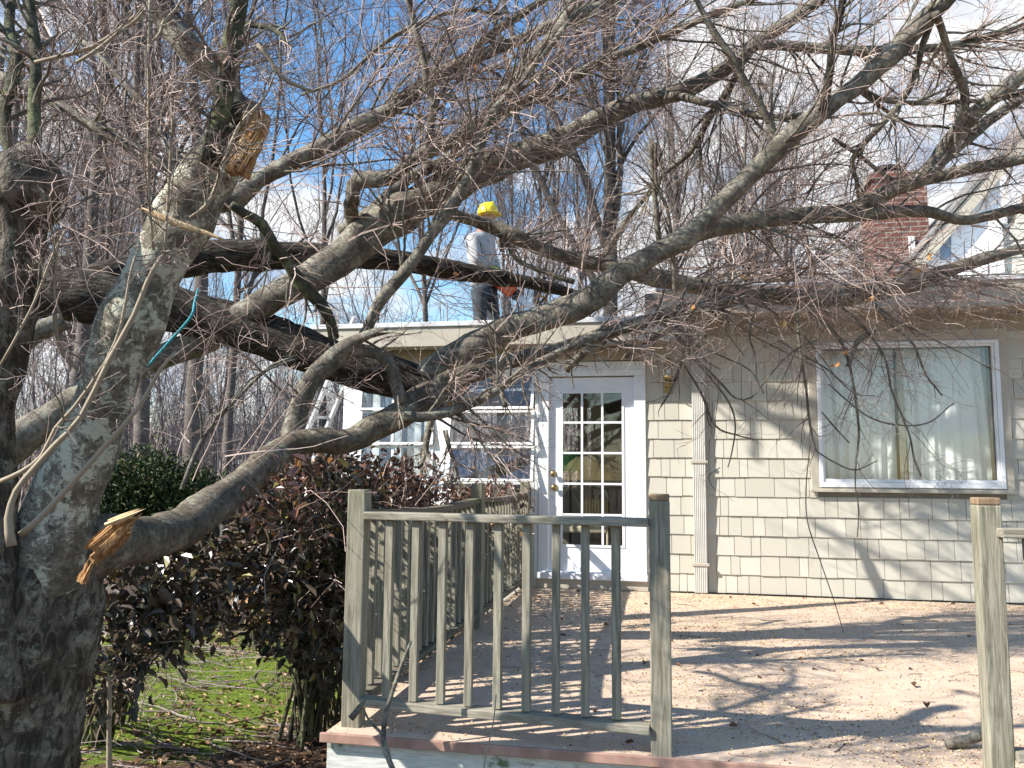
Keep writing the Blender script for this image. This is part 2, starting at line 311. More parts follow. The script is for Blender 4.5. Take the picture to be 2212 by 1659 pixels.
def tubes(batches, S=3, rmin=0.0011):
    V = []; Q = []; off = 0
    for pts, rad in batches:
        N_, K, _ = pts.shape; T = unit(np.gradient(pts, axis=1)); ref = unit(np.cross(T[:, K // 2], rng.normal(size=(N_, 3))))
        u = unit(ref[:, None] - T * (T * ref[:, None]).sum(2, keepdims=True)); w_ = np.cross(T, u)
        an = np.arange(S) * 2 * PI / S; r = np.maximum(rad, rmin)[:, :, None, None]
        v = pts[:, :, None] + r * (np.cos(an)[None, None, :, None] * u[:, :, None] + np.sin(an)[None, None, :, None] * w_[:, :, None])
        V.append(v.reshape(-1, 3)); base = np.arange(N_)[:, None, None] * K * S + np.arange(K - 1)[None, :, None] * S
        a = base + np.arange(S)[None, None]; b = base + ((np.arange(S) + 1) % S)[None, None]
        Q.append((np.stack([a, b, b + S, a + S], -1) + off).reshape(-1, 4)); off += N_ * K * S
    return np.concatenate(V), np.concatenate(Q)
def leaves(P, D, Nn, L, W, fold=0.25):
    D = unit(D); Sd = unit(np.cross(D, Nn)); Nn = np.cross(Sd, D); L = L[:, None]; W = W[:, None]
    t = [(0, 0, 0), (0.3, -0.5, 1), (0.72, -0.42, 1), (1, 0, 0), (0.72, 0.42, 1), (0.3, 0.5, 1)]
    V = np.stack([P + D * L * a + Sd * W * b + Nn * W * fold * c_ - Nn * L * 0.15 * a * a for a, b, c_ in t], 1)
    i = np.arange(len(P))[:, None] * 6
    Q = np.concatenate([i + np.array([[0, 1, 2, 3]]), i + np.array([[0, 3, 4, 5]])]); return V.reshape(-1, 3), Q
def spline(C, step=0.05):
    C = np.array(C, float); P = np.concatenate([[2 * C[0] - C[1]], C, [2 * C[-1] - C[-2]]]); out = []
    for i in range(1, len(P) - 2):
        n = max(2, int(np.linalg.norm(P[i + 1, :3] - P[i, :3]) / step))
        for t in np.linspace(0, 1, n, endpoint=False):
            a, b, c_, d = P[i - 1], P[i], P[i + 1], P[i + 2]
            out.append(0.5 * (2 * b + (c_ - a) * t + (2 * a - 5 * b + 4 * c_ - d) * t * t + (3 * b - a - 3 * c_ + d) * t ** 3))
    out.append(P[-2]); return np.array(out)
def limbpts(pts, d0=None, d1=None, step=0.05, seed=0, wob=0.25):
    """picture points (px,py,width[,depth]) -> centre line and radius of a limb at its own distance"""
    n = len(pts); C = []
    for i, p in enumerate(pts):
        d = p[3] if len(p) > 3 else d0 + (d1 - d0) * i / max(1, n - 1)
        q = U(p[0], p[1], d); C.append((*q, p[2] / 2 * d / F))
    S_ = spline(C, step); r = np.random.default_rng(seed + 11); k = len(S_)
    if k > 6:
        for ax in range(3):
            nz_ = np.convolve(r.normal(size=k + 8), np.ones(9) / 9, 'valid')[:k]; S_[:, ax] += nz_ * wob * np.minimum(S_[:, 3], 0.05)
        for _ in range(k // 14):
            c0 = r.uniform(0, k); S_[:, 3] *= 1 + r.uniform(.05, .2) * np.exp(-((np.arange(k) - c0) / r.uniform(.8, 1.8)) ** 2)
        S_[:, 3] *= 1 + 0.05 * np.convolve(r.normal(size=k + 4), np.ones(5) / 5, 'valid')[:k] * 2
    return S_[:, :3], np.maximum(S_[:, 3], 0.0015)
def resample(P, R, K=14):
    t = np.linspace(0, len(P) - 1, K); i = np.minimum(t.astype(int), len(P) - 2); f = (t - i)[:, None]
    return P[i] * (1 - f) + P[i + 1] * f, R[i] * (1 - f[:, 0]) + R[i + 1] * f[:, 0]

# ================================================================ ground
GZ = -0.46
moss_c = onZ(400, 1440, GZ)
def ground():
    a = np.concatenate([-np.geomspace(300, 8, 26), np.linspace(-7.8, 7.8, 130), np.geomspace(8, 300, 26)]); n = len(a)
    X, Y = np.meshgrid(a - 1.0, a + 6.0); r = np.hypot(X + 1, Y - 6)
    Z = GZ + 0.02 * np.sin(X * 2.1 + 1) * np.cos(Y * 1.7) + 0.012 * np.sin(X * 7.3 + Y * 3.1) + rng.normal(0, 0.006, X.shape) * (r < 9)
    Z -= 0.03; Z += np.clip((Y - 30) / 120, 0, 1) * 2.0
    V = np.stack([X, Y, Z], -1).reshape(-1, 3); i = np.arange(n * n).reshape(n, n)
    Q = np.stack([i[:-1, :-1], i[:-1, 1:], i[1:, 1:], i[1:, :-1]], -1).reshape(-1, 4)
    g = G('mossy leaf strewn ground'); o = g.map(); nn = g.noise(o, 1.3, 7, 0.62); fine = g.noise(o, 22, 7, 0.7); f2 = g.noise(o, 70, 4, 0.7)
    lit = g.mix(g.ramp(fine, 0.35, 0.7), (0.045, 0.028, 0.02), (0.24, 0.15, 0.10)); lit = g.mix(g.ramp(f2, 0.6, 0.75), lit, (0.34, 0.24, 0.17))
    mos = g.mix(g.ramp(fine, 0.3, 0.7), (0.08, 0.115, 0.015), (0.22, 0.29, 0.045))
    d = g.n.new('ShaderNodeVectorMath'); d.operation = 'DISTANCE'; g.l.new(g.map('Object', (1, 0.75, 1)), d.inputs[0]); d.inputs[1].default_value = (moss_c[0], moss_c[1] * 0.75, GZ)
    near = g.ramp(d.outputs['Value'], 2.5, 0.9)
    mask = g.ramp(g.math('ADD', nn, g.math('ADD', g.math('MULTIPLY', near, 0.33), g.math('MULTIPLY', fine, 0.12))), 0.665, 0.755)
    g.col(g.mix(mask, lit, mos)); mat = g.fin(0.95, 0.1, g.math('ADD', fine, f2), 0.9, 0.03)
    o = np_mesh('ground', V, Q, mat, smooth=True); o['kind'] = 'structure'
ground()

# ================================================================ house
YW = 8.732; YE = 8.33
def X_(px, y=900, Y=YW): return onY(px, y, Y)[0]
def Z_(py, px=1400, Y=YW): return onY(px, py, Y)[2]
house = thing('house', 'grey taupe shingled house with flat roofed glass sunroom and white glazed door', 'house')
xd0, xd1 = X_(1186, 1030), X_(1371, 1030); zd0, zd1 = Z_(1236, 1280), Z_(815, 1280)
wx0, wx1 = X_(1778, 900), X_(2147, 900); wz0, wz1 = Z_(1036, 1960), Z_(751, 1960)
xr = X_(1396, 1000)          # where shingles start right of the door
ZT = 2.80; XE = 6.2; XC = X_(741, 950)
b = MB()                      # shell behind the shingles
b.box(xr, wx0, YW, YW + .14, -.45, ZT + .3); b.box(wx1, XE, YW, YW + .14, -.45, ZT + .3)
b.box(wx0, wx1, YW, YW + .14, -.45, wz0); b.box(wx0, wx1, YW, YW + .14, wz1, ZT + .3)
b.box(XC, xr, YW + .002, YW + .138, -.45, 0.17)
b.box(XC, xr, YW + .002, YW + .138, zd1 + .1, ZT)
b.build('wall', M['under'], house)
b = MB()
ex = 0.195
for k in range(15):
    z0 = 0.012 + k * ex - (0.015 if k else 0); z1 = (k + 1) * ex
    segs = [(xr, XE)]
    if z1 > wz0 - .02 and z0 < wz1 + .02: segs = [(xr, wx0 - .07), (wx1 + .07, XE)]
    for s0, s1 in segs:
        x = s0
        while x < s1 - .02:
            wd = random.choice([.085, .11, .13, .15, .17, .2, .23, .26]) * random.uniform(.9, 1.1); x2 = min(x + wd, s1)
            zz = z0 + random.uniform(-.003, .003); yt = random.uniform(-.002, .002)
            b.hexa([(x, YW - .022 + yt, zz), (x2 - .005, YW - .022 + yt, zz), (x2 - .005, YW - .001, zz), (x, YW - .001, zz)],
                   [(x, YW - .009 + yt, z1), (x2 - .005, YW - .009 + yt, z1), (x2 - .005, YW - .001, z1), (x, YW - .001, z1)])
            x = x2
b.build('shingle_siding', M['shingle'], house)
# eaves
zfb, zft = Z_(744, 1100, YE), Z_(702, 1100, YE); xm = X_(1482, 690, YE)
b = MB().box(-3.86, xm, YE, YE + .03, zfb, zft); b.box(-3.86, -3.83, YE + .031, 12.0, zfb, zft); b.build('fascia', M['taupe2'], house, bevel=.003)
MB().box(-3.88, xm, YE - .02, YE + .05, zft + .002, zft + .055).build('drip_edge', M['roof'], house, bevel=.006)
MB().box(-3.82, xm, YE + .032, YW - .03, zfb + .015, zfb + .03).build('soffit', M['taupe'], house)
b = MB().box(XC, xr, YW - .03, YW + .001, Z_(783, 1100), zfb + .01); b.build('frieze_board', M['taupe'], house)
zgb, zgt = Z_(670, 1860, YE), Z_(616, 1860, YE); x2l = X_(1424, 650, YE)
b = MB().box(xm + .001, XE, YE - .03, YE, zgb, zgt); b.box(x2l, xm, YE - .03, YE - .002, zft + .08, zgt); b.build('fascia', M['taupe2'], house, bevel=.003)
MB().box(x2l - .03, XE, YE - .05, YE + .06, zgt + .002, zgt + .035).build('drip_edge', M['roof'], house, bevel=.005)
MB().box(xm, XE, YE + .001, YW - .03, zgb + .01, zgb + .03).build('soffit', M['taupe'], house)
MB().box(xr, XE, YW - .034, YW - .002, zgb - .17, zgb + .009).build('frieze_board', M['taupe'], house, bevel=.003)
b = MB().hexa([(-3.84, YE + .05, zft + .0), (xm, YE + .05, zft + .0), (xm, 12.0, 2.45), (-3.84, 12.0, 2.45)], [(-3.84, YE + .05, zft + .03), (xm, YE + .05, zft + .03), (xm, 12.0, 2.5), (-3.84, 12.0, 2.5)])
b.build('sunroom_roof', M['roofing'], house)
zr2 = Z_(590, 2100, 11.0)
b = MB().hexa([(x2l, YE + .06, zgt), (XE, YE + .06, zgt), (XE, 11.3, zr2), (x2l, 11.3, zr2)], [(x2l, YE + .06, zgt + .03), (XE, YE + .06, zgt + .03), (XE, 11.3, zr2 + .03), (x2l, 11.3, zr2 + .03)])
b.build('roof', M['roof'], house)
# downspout
x0, x1 = X_(1496, 1000), X_(1524, 1000)
b = MB()
nrib = 7
poly = []
for i in range(nrib * 2 + 1):
    poly.append((x0 + (x1 - x0) * i / (nrib * 2), YW - .082 if i % 2 else YW - .078))
v = []; zs = (0.01, zgb + .02)
for z in zs: v += [(x, y, z) for x, y in poly] + [(x1, YW - .022, z), (x0, YW - .022, z)]
n = len(poly) + 2; b.add(v, [(i, (i + 1) % n, (i + 1) % n + n, i + n) for i in range(n)] + [tuple(range(n - 1, -1, -1)), tuple(range(n, 2 * n))])
ds = b.build('downspout', m_simple('pale downspout paint', (0.47, 0.45, 0.41), (0.4, 0.385, 0.345), 6, .5), house)
for zz in (Z_(998, 1510), Z_(1218, 1510), Z_(735, 1510)):
    MB().box(x0 - .02, x1 + .02, YW - .09, YW - .023, zz - .015, zz + .015).build('strap', M['taupe2'], ds, bevel=.003)
# window
win = MB(); T = .055
def frame(mb, x0, x1, z0, z1, y0, y1, wl, wr, wb, wt):
    mb.box(x0 - wl, x0, y0, y1, z0 - wb, z1 + wt); mb.box(x1, x1 + wr, y0, y1, z0 - wb, z1 + wt); mb.box(x0, x1, y0, y1, z0 - wb, z0); mb.box(x0, x1, y0, y1, z1, z1 + wt)
    return mb
wo_ = frame(MB(), wx0 - .062, wx1 + .062, wz0 - .085, wz1 + .06, YW - .045, YW - .003, .075, .075, .035, .11).build('window', M['taupe2'], house, bevel=.004)
frame(MB(), wx0 - .02, wx1 + .02, wz0 - .03, wz1 + .02, YW - .055, YW + .02, .04, .04, .052, .038).build('window_frame', M['white'], wo_, bevel=.005)
frame(MB(), wx0, wx1, wz0, wz1, YW - .04, YW + .025, .019, .019, .029, .019).build('inner_frame', M['white'], wo_, bevel=.004)
MB().box(wx0 - .15, wx1 + .15, YW - .075, YW - .046, wz0 - .13, wz0 - .1).build('sill', M['taupe2'], wo_, bevel=.004)
xmid = X_(1948, 900)
MB().box(xmid - .02, xmid + .04, YW + .03, YW + .06, wz0, wz1).build('centre_stile', M['taupe2'], wo_, bevel=.004)
MB().box(wx0, wx1, YW + .005, YW + .009, wz0, wz1).build('pane', M['glass'], wo_)
# curtains
def curtain(x0, x1, spread, amp, ph, label):
    nx, nz_ = 90, 26; V = []
    for j in range(nz_):
        t = j / (nz_ - 1); z = wz0 - .1 + (wz1 - wz0 + .2) * t
        for i in range(nx):
            s = i / (nx - 1); sq = 1 - (1 - t) * spread; x = x0 + (x1 - x0) * (s * sq + (0 if spread > 0 else 0)) + (.04 * (1 - t)) * math.sin(7 * s + ph)
            y = YW + .15 + amp * (math.sin(s * 38 + ph + 1.2 * math.sin(t * 2 + s * 5)) + .5 * math.sin(s * 71 + 2 * ph + t)) * (1.1 - .5 * t)
            V.append((x, y, z))
    i = np.arange(nx * nz_).reshape(nz_, nx); Q = np.stack([i[:-1, :-1], i[:-1, 1:], i[1:, 1:], i[1:, :-1]], -1).reshape(-1, 4)
    o = np_mesh('curtain', V, Q, M['curtain'], smooth=True); m = o.modifiers.new('s', 'SOLIDIFY'); m.thickness = .003
    tag(o, label, 'curtain', 'white curtains behind the big window')
curtain(wx0 - .03, xmid - .02, .06, .022, .4, 'white draped curtain in the left half of the wide window')
curtain(xmid + .05, wx1 + .03, -.03, .02, 2.1, 'white draped curtain in the right half of the wide window')
# room boxes (dim interiors)
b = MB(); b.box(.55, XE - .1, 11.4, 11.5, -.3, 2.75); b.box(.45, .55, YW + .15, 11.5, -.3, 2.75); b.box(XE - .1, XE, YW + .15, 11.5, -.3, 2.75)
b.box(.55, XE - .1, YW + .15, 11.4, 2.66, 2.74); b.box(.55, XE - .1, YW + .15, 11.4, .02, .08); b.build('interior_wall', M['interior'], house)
b = MB(); YB = 11.9
# sunroom: right inner wall, solid back wall parts with two windows, floor
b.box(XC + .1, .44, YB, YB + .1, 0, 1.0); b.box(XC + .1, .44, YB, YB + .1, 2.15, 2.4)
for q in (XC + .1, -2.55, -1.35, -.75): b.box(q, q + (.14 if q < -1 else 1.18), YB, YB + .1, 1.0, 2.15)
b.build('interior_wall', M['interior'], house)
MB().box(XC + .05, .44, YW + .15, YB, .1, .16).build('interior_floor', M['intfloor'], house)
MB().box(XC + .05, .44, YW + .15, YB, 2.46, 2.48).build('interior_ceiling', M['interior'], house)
# sunroom left side wall: knee wall, posts, panes
b = MB(); b.box(XC, XC + .1, YW + .14, YB, -.45, .95); b.box(XC, XC + .1, YW + .14, YB, 2.2, 2.6)
for q in (YW + .9, YW + 1.75, YW + 2.6, YB - .1): b.box(XC + .002, XC + .098, q, q + .1, .95, 2.2)
b.build('side_wall', M['white'], house)
MB().box(XC + .05, XC + .055, YW + .14, YB, .95, 2.2).build('side_pane', M['glass'], house)
# sunroom front: posts, head, knee wall and awning windows
x1c = X_(777, 950); xm0, xm1 = X_(939, 950), X_(970, 950); xp0 = X_(1156, 950); zs0, zs1 = Z_(1040, 1060), Z_(812, 1060)
b = MB(); b.box(XC, x1c, YW - .02, YW + .1, -.45, Z_(783, 760)); b.build('corner_post', M['white'], house, bevel=.004)
MB().box(xm0, xm1, YW - .02, YW + .1, -.45, zs1 + .02).build('mullion_post', M['white'], house, bevel=.004)
MB().box(xp0, xd0 - .115, YW - .02, YW + .1, .0, zs1 + .02).build('mullion_post', M['white'], house, bevel=.004)
MB().box(x1c, xr, YW - .024, YW + .1, zs1 + .021, Z_(785, 1100)).build('head_board', M['white'], house, bevel=.004)
MB().box(x1c, xp0, YW - .015, YW + .08, -.45, .55).build('knee_wall', M['cream'], house)
hz = [Z_(1110, 1060), zs0, Z_(962, 1060), Z_(886, 1060), zs1 + .02]
for ci, (a, c_) in enumerate(((x1c, xm0), (xm1, xp0))):
    for j in range(4):
        z0, z1 = hz[j], hz[j + 1]; tilt = 0 if j == 0 else .035 + .05 * (ci == 1)
        def P_(x, z, dy): return (x, YW - .012 - tilt * (z1 - z) / (z1 - z0) * 1.2 + dy, z)
        def sl_bar(mb, ax, az, bx, bz, dy0=-.012, dy1=.016): mb.hexa([P_(ax, az, dy0), P_(bx, az, dy0), P_(bx, az, dy1), P_(ax, az, dy1)], [P_(ax, bz, dy0), P_(bx, bz, dy0), P_(bx, bz, dy1), P_(ax, bz, dy1)])
        m_ = MB(); fw = .034; sl_bar(m_, a + .004, z0 + .004, a + fw, z1 - .004); sl_bar(m_, c_ - fw, z0 + .004, c_ - .004, z1 - .004)
        sl_bar(m_, a + fw, z0 + .004, c_ - fw, z0 + .03); sl_bar(m_, a + fw, z1 - .03, c_ - fw, z1 - .004)
        if ci == 0 : sl_bar(m_, (a + c_) / 2 - .05, z0 + .03, (a + c_) / 2 - .02, z1 - .03)
        ww = m_.build('awning_window', M['white'], house, bevel=.002)
        m_ = MB(); sl_bar(m_, a + fw, z0 + .03, c_ - fw, z1 - .03, .001, .004); m_.build('pane', M['glass'], ww)
# door
b = MB(); b.box(xd0 - .11, xd0, YW - .035, YW + .1, .17, zd1 + .012); b.box(xd1, xr, YW - .035, YW + .1, .17, zd1 + .012)
b.box(xd0 - .11, xr, YW - .037, YW + .1, zd1 + .013, Z_(800, 1280)); b.build('door_frame', M['white'], house, bevel=.006)
dr = bpy.data.objects.new('door', None); COL.objects.link(dr); dr.parent = house; dr.location = (xd0, YW + .03, zd0)
gx0, gx1, gz0, gz1 = X_(1213, 1010), X_(1346, 1010), Z_(1180, 1280), Z_(847, 1280)
D0 = (xd0, YW + .03, zd0)
frame(MB(), gx0, gx1, gz0, gz1, YW + .01, YW + .05, gx0 - xd0, xd1 - gx1, gz0 - zd0, zd1 - gz1).build('slab', M['door'], dr, loc=D0, bevel=.003).location = (0, 0, 0)
b = MB()
frame(b, gx0 + .012, gx1 - .012, gz0 + .012, gz1 - .012, YW + .002, YW + .0095, .024, .024, .024, .024)
for i in (1, 2): xx = gx0 + (gx1 - gx0) * i / 3; b.box(xx - .011, xx + .011, YW + .004, YW + .024, gz0, gz1)
for i in range(1, 5): zz = gz0 + (gz1 - gz0) * i / 5; b.box(gx0, gx1, YW + .006, YW + .022, zz - .011, zz + .011)
b.build('muntins', M['white'], dr, loc=D0).location = (0, 0, 0)
MB().box(gx0, gx1, YW + .026, YW + .03, gz0, gz1).build('pane', M['glass'], dr, loc=D0).location = (0, 0, 0)
def hw(mb, px, py, r):
    c_ = onY(px, py, YW + .01); pr = [(r * 1.1, 0), (r * 1.1, .006), (r * .45, .01), (r * .4, .03), (r * .9, .04), (r * .95, .052), (r * .6, .06)]
    n = 16; v = []; f = []
    for rr, yy in pr: v += [(c_[0] + rr * math.cos(2 * PI * k / n), c_[1] - yy, c_[2] + rr * math.sin(2 * PI * k / n)) for k in range(n)]
    for j in range(len(pr) - 1): f += [(j * n + k, j * n + (k + 1) % n, (j + 1) * n + (k + 1) % n, (j + 1) * n + k) for k in range(n)]
    f.append(tuple(range((len(pr) - 1) * n, len(pr) * n))); mb.add(v, f)
b = MB(); hw(b, 1198, 1053, .033); b.build('door_knob', M['brass'], dr, smooth=True, loc=D0).location = (0, 0, 0)
b = MB(); hw(b, 1196, 1023, .03); b.build('deadbolt', M['brass'], dr, smooth=True, loc=D0).location = (0, 0, 0)
b = MB(); b.box(xd0 - .13, xr + .01, YW - .10, YW + .1, .1, .165); b.build('door_sill', M['door'], house, bevel=.01)
MB().box(xd0 - .1, xr, YW - .07, YW + .08, .166, .178).build('threshold', M['alu'], house)
MB().box(xd0 - .13, xr + .01, YW - .06, YW + .001, .003, .099).build('step_riser', M['taupe2'], house)
# upper gable end, chimney
YG = 11.35
def gp(px, py, Y=YG): p = onY(px, py, Y); return (p[0], p[2])
MB().prism([gp(1985, 590), gp(2000, 520), gp(2121, 402), gp(2121, 600), gp(1985, 605)], YG - .21, YG + .1).build('gable_wall', M['white'], house)
b = MB(); zt0 = gp(2143, 600)[1]; p0 = gp(2143, 380); xx0 = p0[0]
for k in range(12):
    za = zt0 + k * .22; top = za + .215; xr0 = max(xx0, gp(1978, 556)[0] + .45 + (top + .25 - gp(1978, 556)[1]) * (gp(2230, 266)[0] - gp(1978, 556)[0]) / (gp(2230, 266)[1] - gp(1978, 556)[1]))
    if xr0 > xx0 + 2.5: break
    b.hexa([(xr0, YG - .18, za), (xx0 + 3.2, YG - .18, za), (xx0 + 3.2, YG + .1, za), (xr0, YG + .1, za)], [(xr0, YG - .165, top), (xx0 + 3.2, YG - .165, top), (xx0 + 3.2, YG + .1, top), (xr0, YG + .1, top)])
b.build('clapboard_siding', M['cream'], house)
MB().box(gp(2121, 500)[0], xx0 - .001, YG - .24, YG + .09, zt0, gp(2130, 400)[1]).build('corner_board', M['white'], house, bevel=.004)
# rake (sloping eave) with soffit depth
A_, B_ = gp(1978, 556, YG - .32), gp(2230, 266, YG - .32); dx, dz = B_[0] - A_[0], B_[1] - A_[1]; ext = 1.4
B2 = (A_[0] + dx * ext, A_[1] + dz * ext)
b = MB().prism([A_, (A_[0] + .02, A_[1] - .2), (B2[0] + .02, B2[1] - .2), B2], YG - .34, YG - .31); b.build('rake_board', M['taupe2'], house)
MB().prism([(A_[0], A_[1] - .03), (A_[0] + .02, A_[1] - .06), (B2[0] + .02, B2[1] - .06), (B2[0], B2[1] - .03)], YG - .305, YG + 2).build('rake_soffit', M['taupe'], house)
MB().prism([(A_[0] - .03, A_[1] + .0), (A_[0] - .03, A_[1] + .05), (B2[0] - .03, B2[1] + .05), (B2[0], B2[1] + .0)], YG - .36, YG + 2).build('gable_roof', M['roofing'], house)
wp = [gp(2013, 578), gp(2013, 508), gp(2046, 478), gp(2046, 578)]
wn_ = MB().prism(wp, YG - .24, YG - .212).build('gable_window', M['white'], house)
ip = [gp(2018, 572), gp(2018, 512), gp(2041, 491), gp(2041, 572)]
MB().prism(ip, YG - .25, YG - .241).build('pane', m_simple('blue grey window glass', (0.20, 0.26, 0.33), (0.12, 0.16, 0.2), 3, 0.1, 0.8), wn_)
YC = 11.9
c0, c1 = X_(1888, 480, YC), X_(2006, 480, YC); zc = onY(1940, 386, YC)[2]
ch = MB().box(c0, c1, YC, YC + .75, 2.6, zc).build('chimney', M['brick'], house)
MB().box(c0 - .05, c1 + .05, YC - .05, YC + .8, zc + .001, zc + .1).build('chimney_crown', M['brick'], ch, bevel=.01)
fx0, fx1 = X_(1908, 360, YC), X_(1948, 360, YC)
MB().box(fx0, fx1, YC + .2, YC + .5, zc + .101, zc + .22).build('flue', M['black'], ch)
MB().prism([(fx0 - .06, zc + .22), (fx1 + .06, zc + .22), (fx1, zc + .27), (fx0, zc + .27)], YC + .15, YC + .55).build('flue_cap', M['black'], ch, bevel=.004)
MB().box(X_(1962, 520, YC), X_(1974, 520, YC), YC - .05, YC - .002, 2.9, onY(1966, 512, YC)[2]).build('flashing', M['white'], ch)

# wall lantern
lp = onY(1443, 818, YW - .02); lx, lz = lp[0], lp[2]; ly = YW - .16
lan = thing('wall_lantern', 'small brass carriage lantern on the shingle wall between the door and the downspout', 'lantern', loc=(lx, YW, lz))
def lb(mb, nm, mt, **k): o = mb.build(nm, mt, lan, loc=(lx, YW, lz), **k); o.location = (0, 0, 0); return o
lb(MB().lathe((lx, ly, lz), [(.03, -.02), (.045, -.015), (.05, .0), (.05, .012)], 8), 'lantern_base', M['brass'])
for k in range(4):
    a = PI / 4 + k * PI / 2; b = MB(); b.bar((lx + .048 * math.cos(a), ly + .048 * math.sin(a), lz + .01), (lx + .056 * math.cos(a), ly + .056 * math.sin(a), lz + .12), .008, .008, (1, 0, 0)); lb(b, 'cage_bar', M['brass'])
lb(MB().lathe((lx, ly, lz), [(.068, .12), (.07, .13), (.045, .155), (.03, .165), (.034, .175), (.02, .19), (.006, .2)], 12), 'cap', M['brass'])
lb(MB().lathe((lx, ly, lz), [(.044, .012), (.05, .12)], 8), 'glass', M['glass'])
lb(MB().lathe((lx, ly, lz), [(.012, .012), (.012, .07), (.004, .09)], 8), 'candle', M['white'])
lb(MB().tube(spline([(lx, ly, lz - .02, .007), (lx, ly, lz - .07, .007), (lx, ly + .06, lz - .1, .007), (lx, YW - .02, lz - .08, .007)], .01)[:, :3], [.008] * len(spline([(lx, ly, lz - .02, .007), (lx, ly, lz - .07, .007), (lx, ly + .06, lz - .1, .007), (lx, YW - .02, lz - .08, .007)], .01)), 6), 'bracket', M['brass'])
lb(MB().lathe((lx, YW - .034, lz - .09), [(.05, 0), (.05, .004)], 16).box(lx - .04, lx + .04, YW - .04, YW - .02, lz - .15, lz + .0), 'back_plate', M['brass'], bevel=.004)

# things seen inside through the glass
t = thing('table_lamp', 'white pleated lampshade behind the sunroom window', 'lamp', loc=(0, 0, 0))
p = U(1050, 1030, 9.8); MB().lathe((p[0], p[1], p[2] - .15), [(.14, 0), (.07, .26)], 24).build('lamp_shade', M['white'], t); MB().lathe((p[0], p[1], .85), [(.08, 0), (.03, .05), (.02, p[2] - 1.0)], 12).build('lamp_stem', M['brass'], t)
MB().box(p[0] - .35, p[0] + .35, p[1] - .25, p[1] + .25, .78, .82).build('side_table', M['intfloor'], t)
for q in ((-.3, -.2), (.3, -.2), (-.3, .2), (.3, .2)): MB().box(p[0] + q[0] - .02, p[0] + q[0] + .02, p[1] + q[1] - .02, p[1] + q[1] + .02, .17, .78).build('table_leg', M['intfloor'], t)
t = thing('floor_lamp', 'lamp with a green shade seen through the door glass', 'lamp')
p = U(1232, 995, 9.9); mg = m_simple('green lampshade cloth', (0.12, 0.36, 0.12), (0.09, 0.28, 0.1), 9); MB().lathe((p[0], p[1], p[2] - .12), [(.17, 0), (.10, .24)], 24).build('lamp_shade', mg, t); MB().lathe((p[0], p[1], .17), [(.13, 0), (.13, .02), (.015, .04), (.015, p[2] - .2)], 12).build('lamp_stem', M['black'], t)
t = thing('rattan_chair', 'pale rattan chair with arched back inside the door', 'chair')
cw = m_simple('pale rattan', (0.6, 0.52, 0.38), (0.5, 0.42, 0.3), 20); p = U(1262, 1140, 9.7); px_, py_ = p[0], p[1]
def cane(pts, nm, r=.014): s_ = spline([(*q, r) for q in pts], .03); MB().tube(s_[:, :3], s_[:, 3], 6).build(nm, cw, t, smooth=True)
cane([(px_ - .32, py_ - .1, .17), (px_ - .33, py_ - .1, .55), (px_ - .26, py_ + .1, .95), (px_, py_ + .2, 1.1), (px_ + .26, py_ + .1, .95), (px_ + .33, py_ - .1, .55), (px_ + .32, py_ - .1, .17)], 'back_frame', .018)
for s_ in (-1, 1): cane([(px_ + s_ * .02, py_ + .2, .6), (px_ + s_ * .1, py_ + .19, .85), (px_ + s_ * .2, py_ + .14, 1.0)], 'back_cane', .01)
for s_ in (-1, 1): cane([(px_ + s_ * .3, py_ - .35, .17), (px_ + s_ * .3, py_ - .33, .5), (px_ + s_ * .3, py_ - .3, .68), (px_ + s_ * .33, py_ + .05, .75)], 'arm', .016)
MB().box(px_ - .3, px_ + .3, py_ - .35, py_ + .15, .52, .6).build('seat', cw, t, bevel=.02)
g = G('striped cushion cloth'); wv = g.n.new('ShaderNodeTexWave'); g.l.new(g.map('Object', (1, 1, 1)), wv.inputs[0]); wv.inputs['Scale'].default_value = 9
rc = g.n.new('ShaderNodeValToRGB'); g.l.new(wv.outputs['Fac'], rc.inputs[0]); rc.color_ramp.elements[0].color = (.5, .1, .06, 1); rc.color_ramp.elements[1].color = (.6, .5, .12, 1)
e_ = rc.color_ramp.elements.new(.5); e_.color = (.1, .3, .22, 1); g.col(rc.outputs[0]); mc = g.fin(.8)
cu = MB().box(px_ + .0, px_ + .3, py_ - .1, py_ + .02, .605, .9).build('cushion', mc, bevel=.04); tag(cu, 'striped red yellow and green cushion on the rattan chair', 'cushion')
p = U(1328, 871, 10.2)
b = MB(); n = 28
for r0, r1, y0 in ((.0, .13, .0), (.13, .15, -.02)):
    v = []
    for k in range(n): a = 2 * PI * k / n; v += [(p[0] + r * math.cos(a), p[1] + y, p[2] + r * math.sin(a)) for r, y in ((max(r0, .001), y0), (r1, y0), (r1, .03), (max(r0, .001), .03))]
    b.add(v, [(k * 4 + j, k * 4 + (j + 1) % 4, ((k + 1) % n) * 4 + (j + 1) % 4, ((k + 1) % n) * 4 + j) for k in range(n) for j in range(4)])
tag(b.build('wall_ornament', M['black']), 'round dark ornament hanging inside behind the upper right door pane', 'ornament')
MB().box(p[0] - .3, p[0] + .5, p[1] + .04, p[1] + .08, .17, 2.45).build('interior_partition', M['interior'], house)

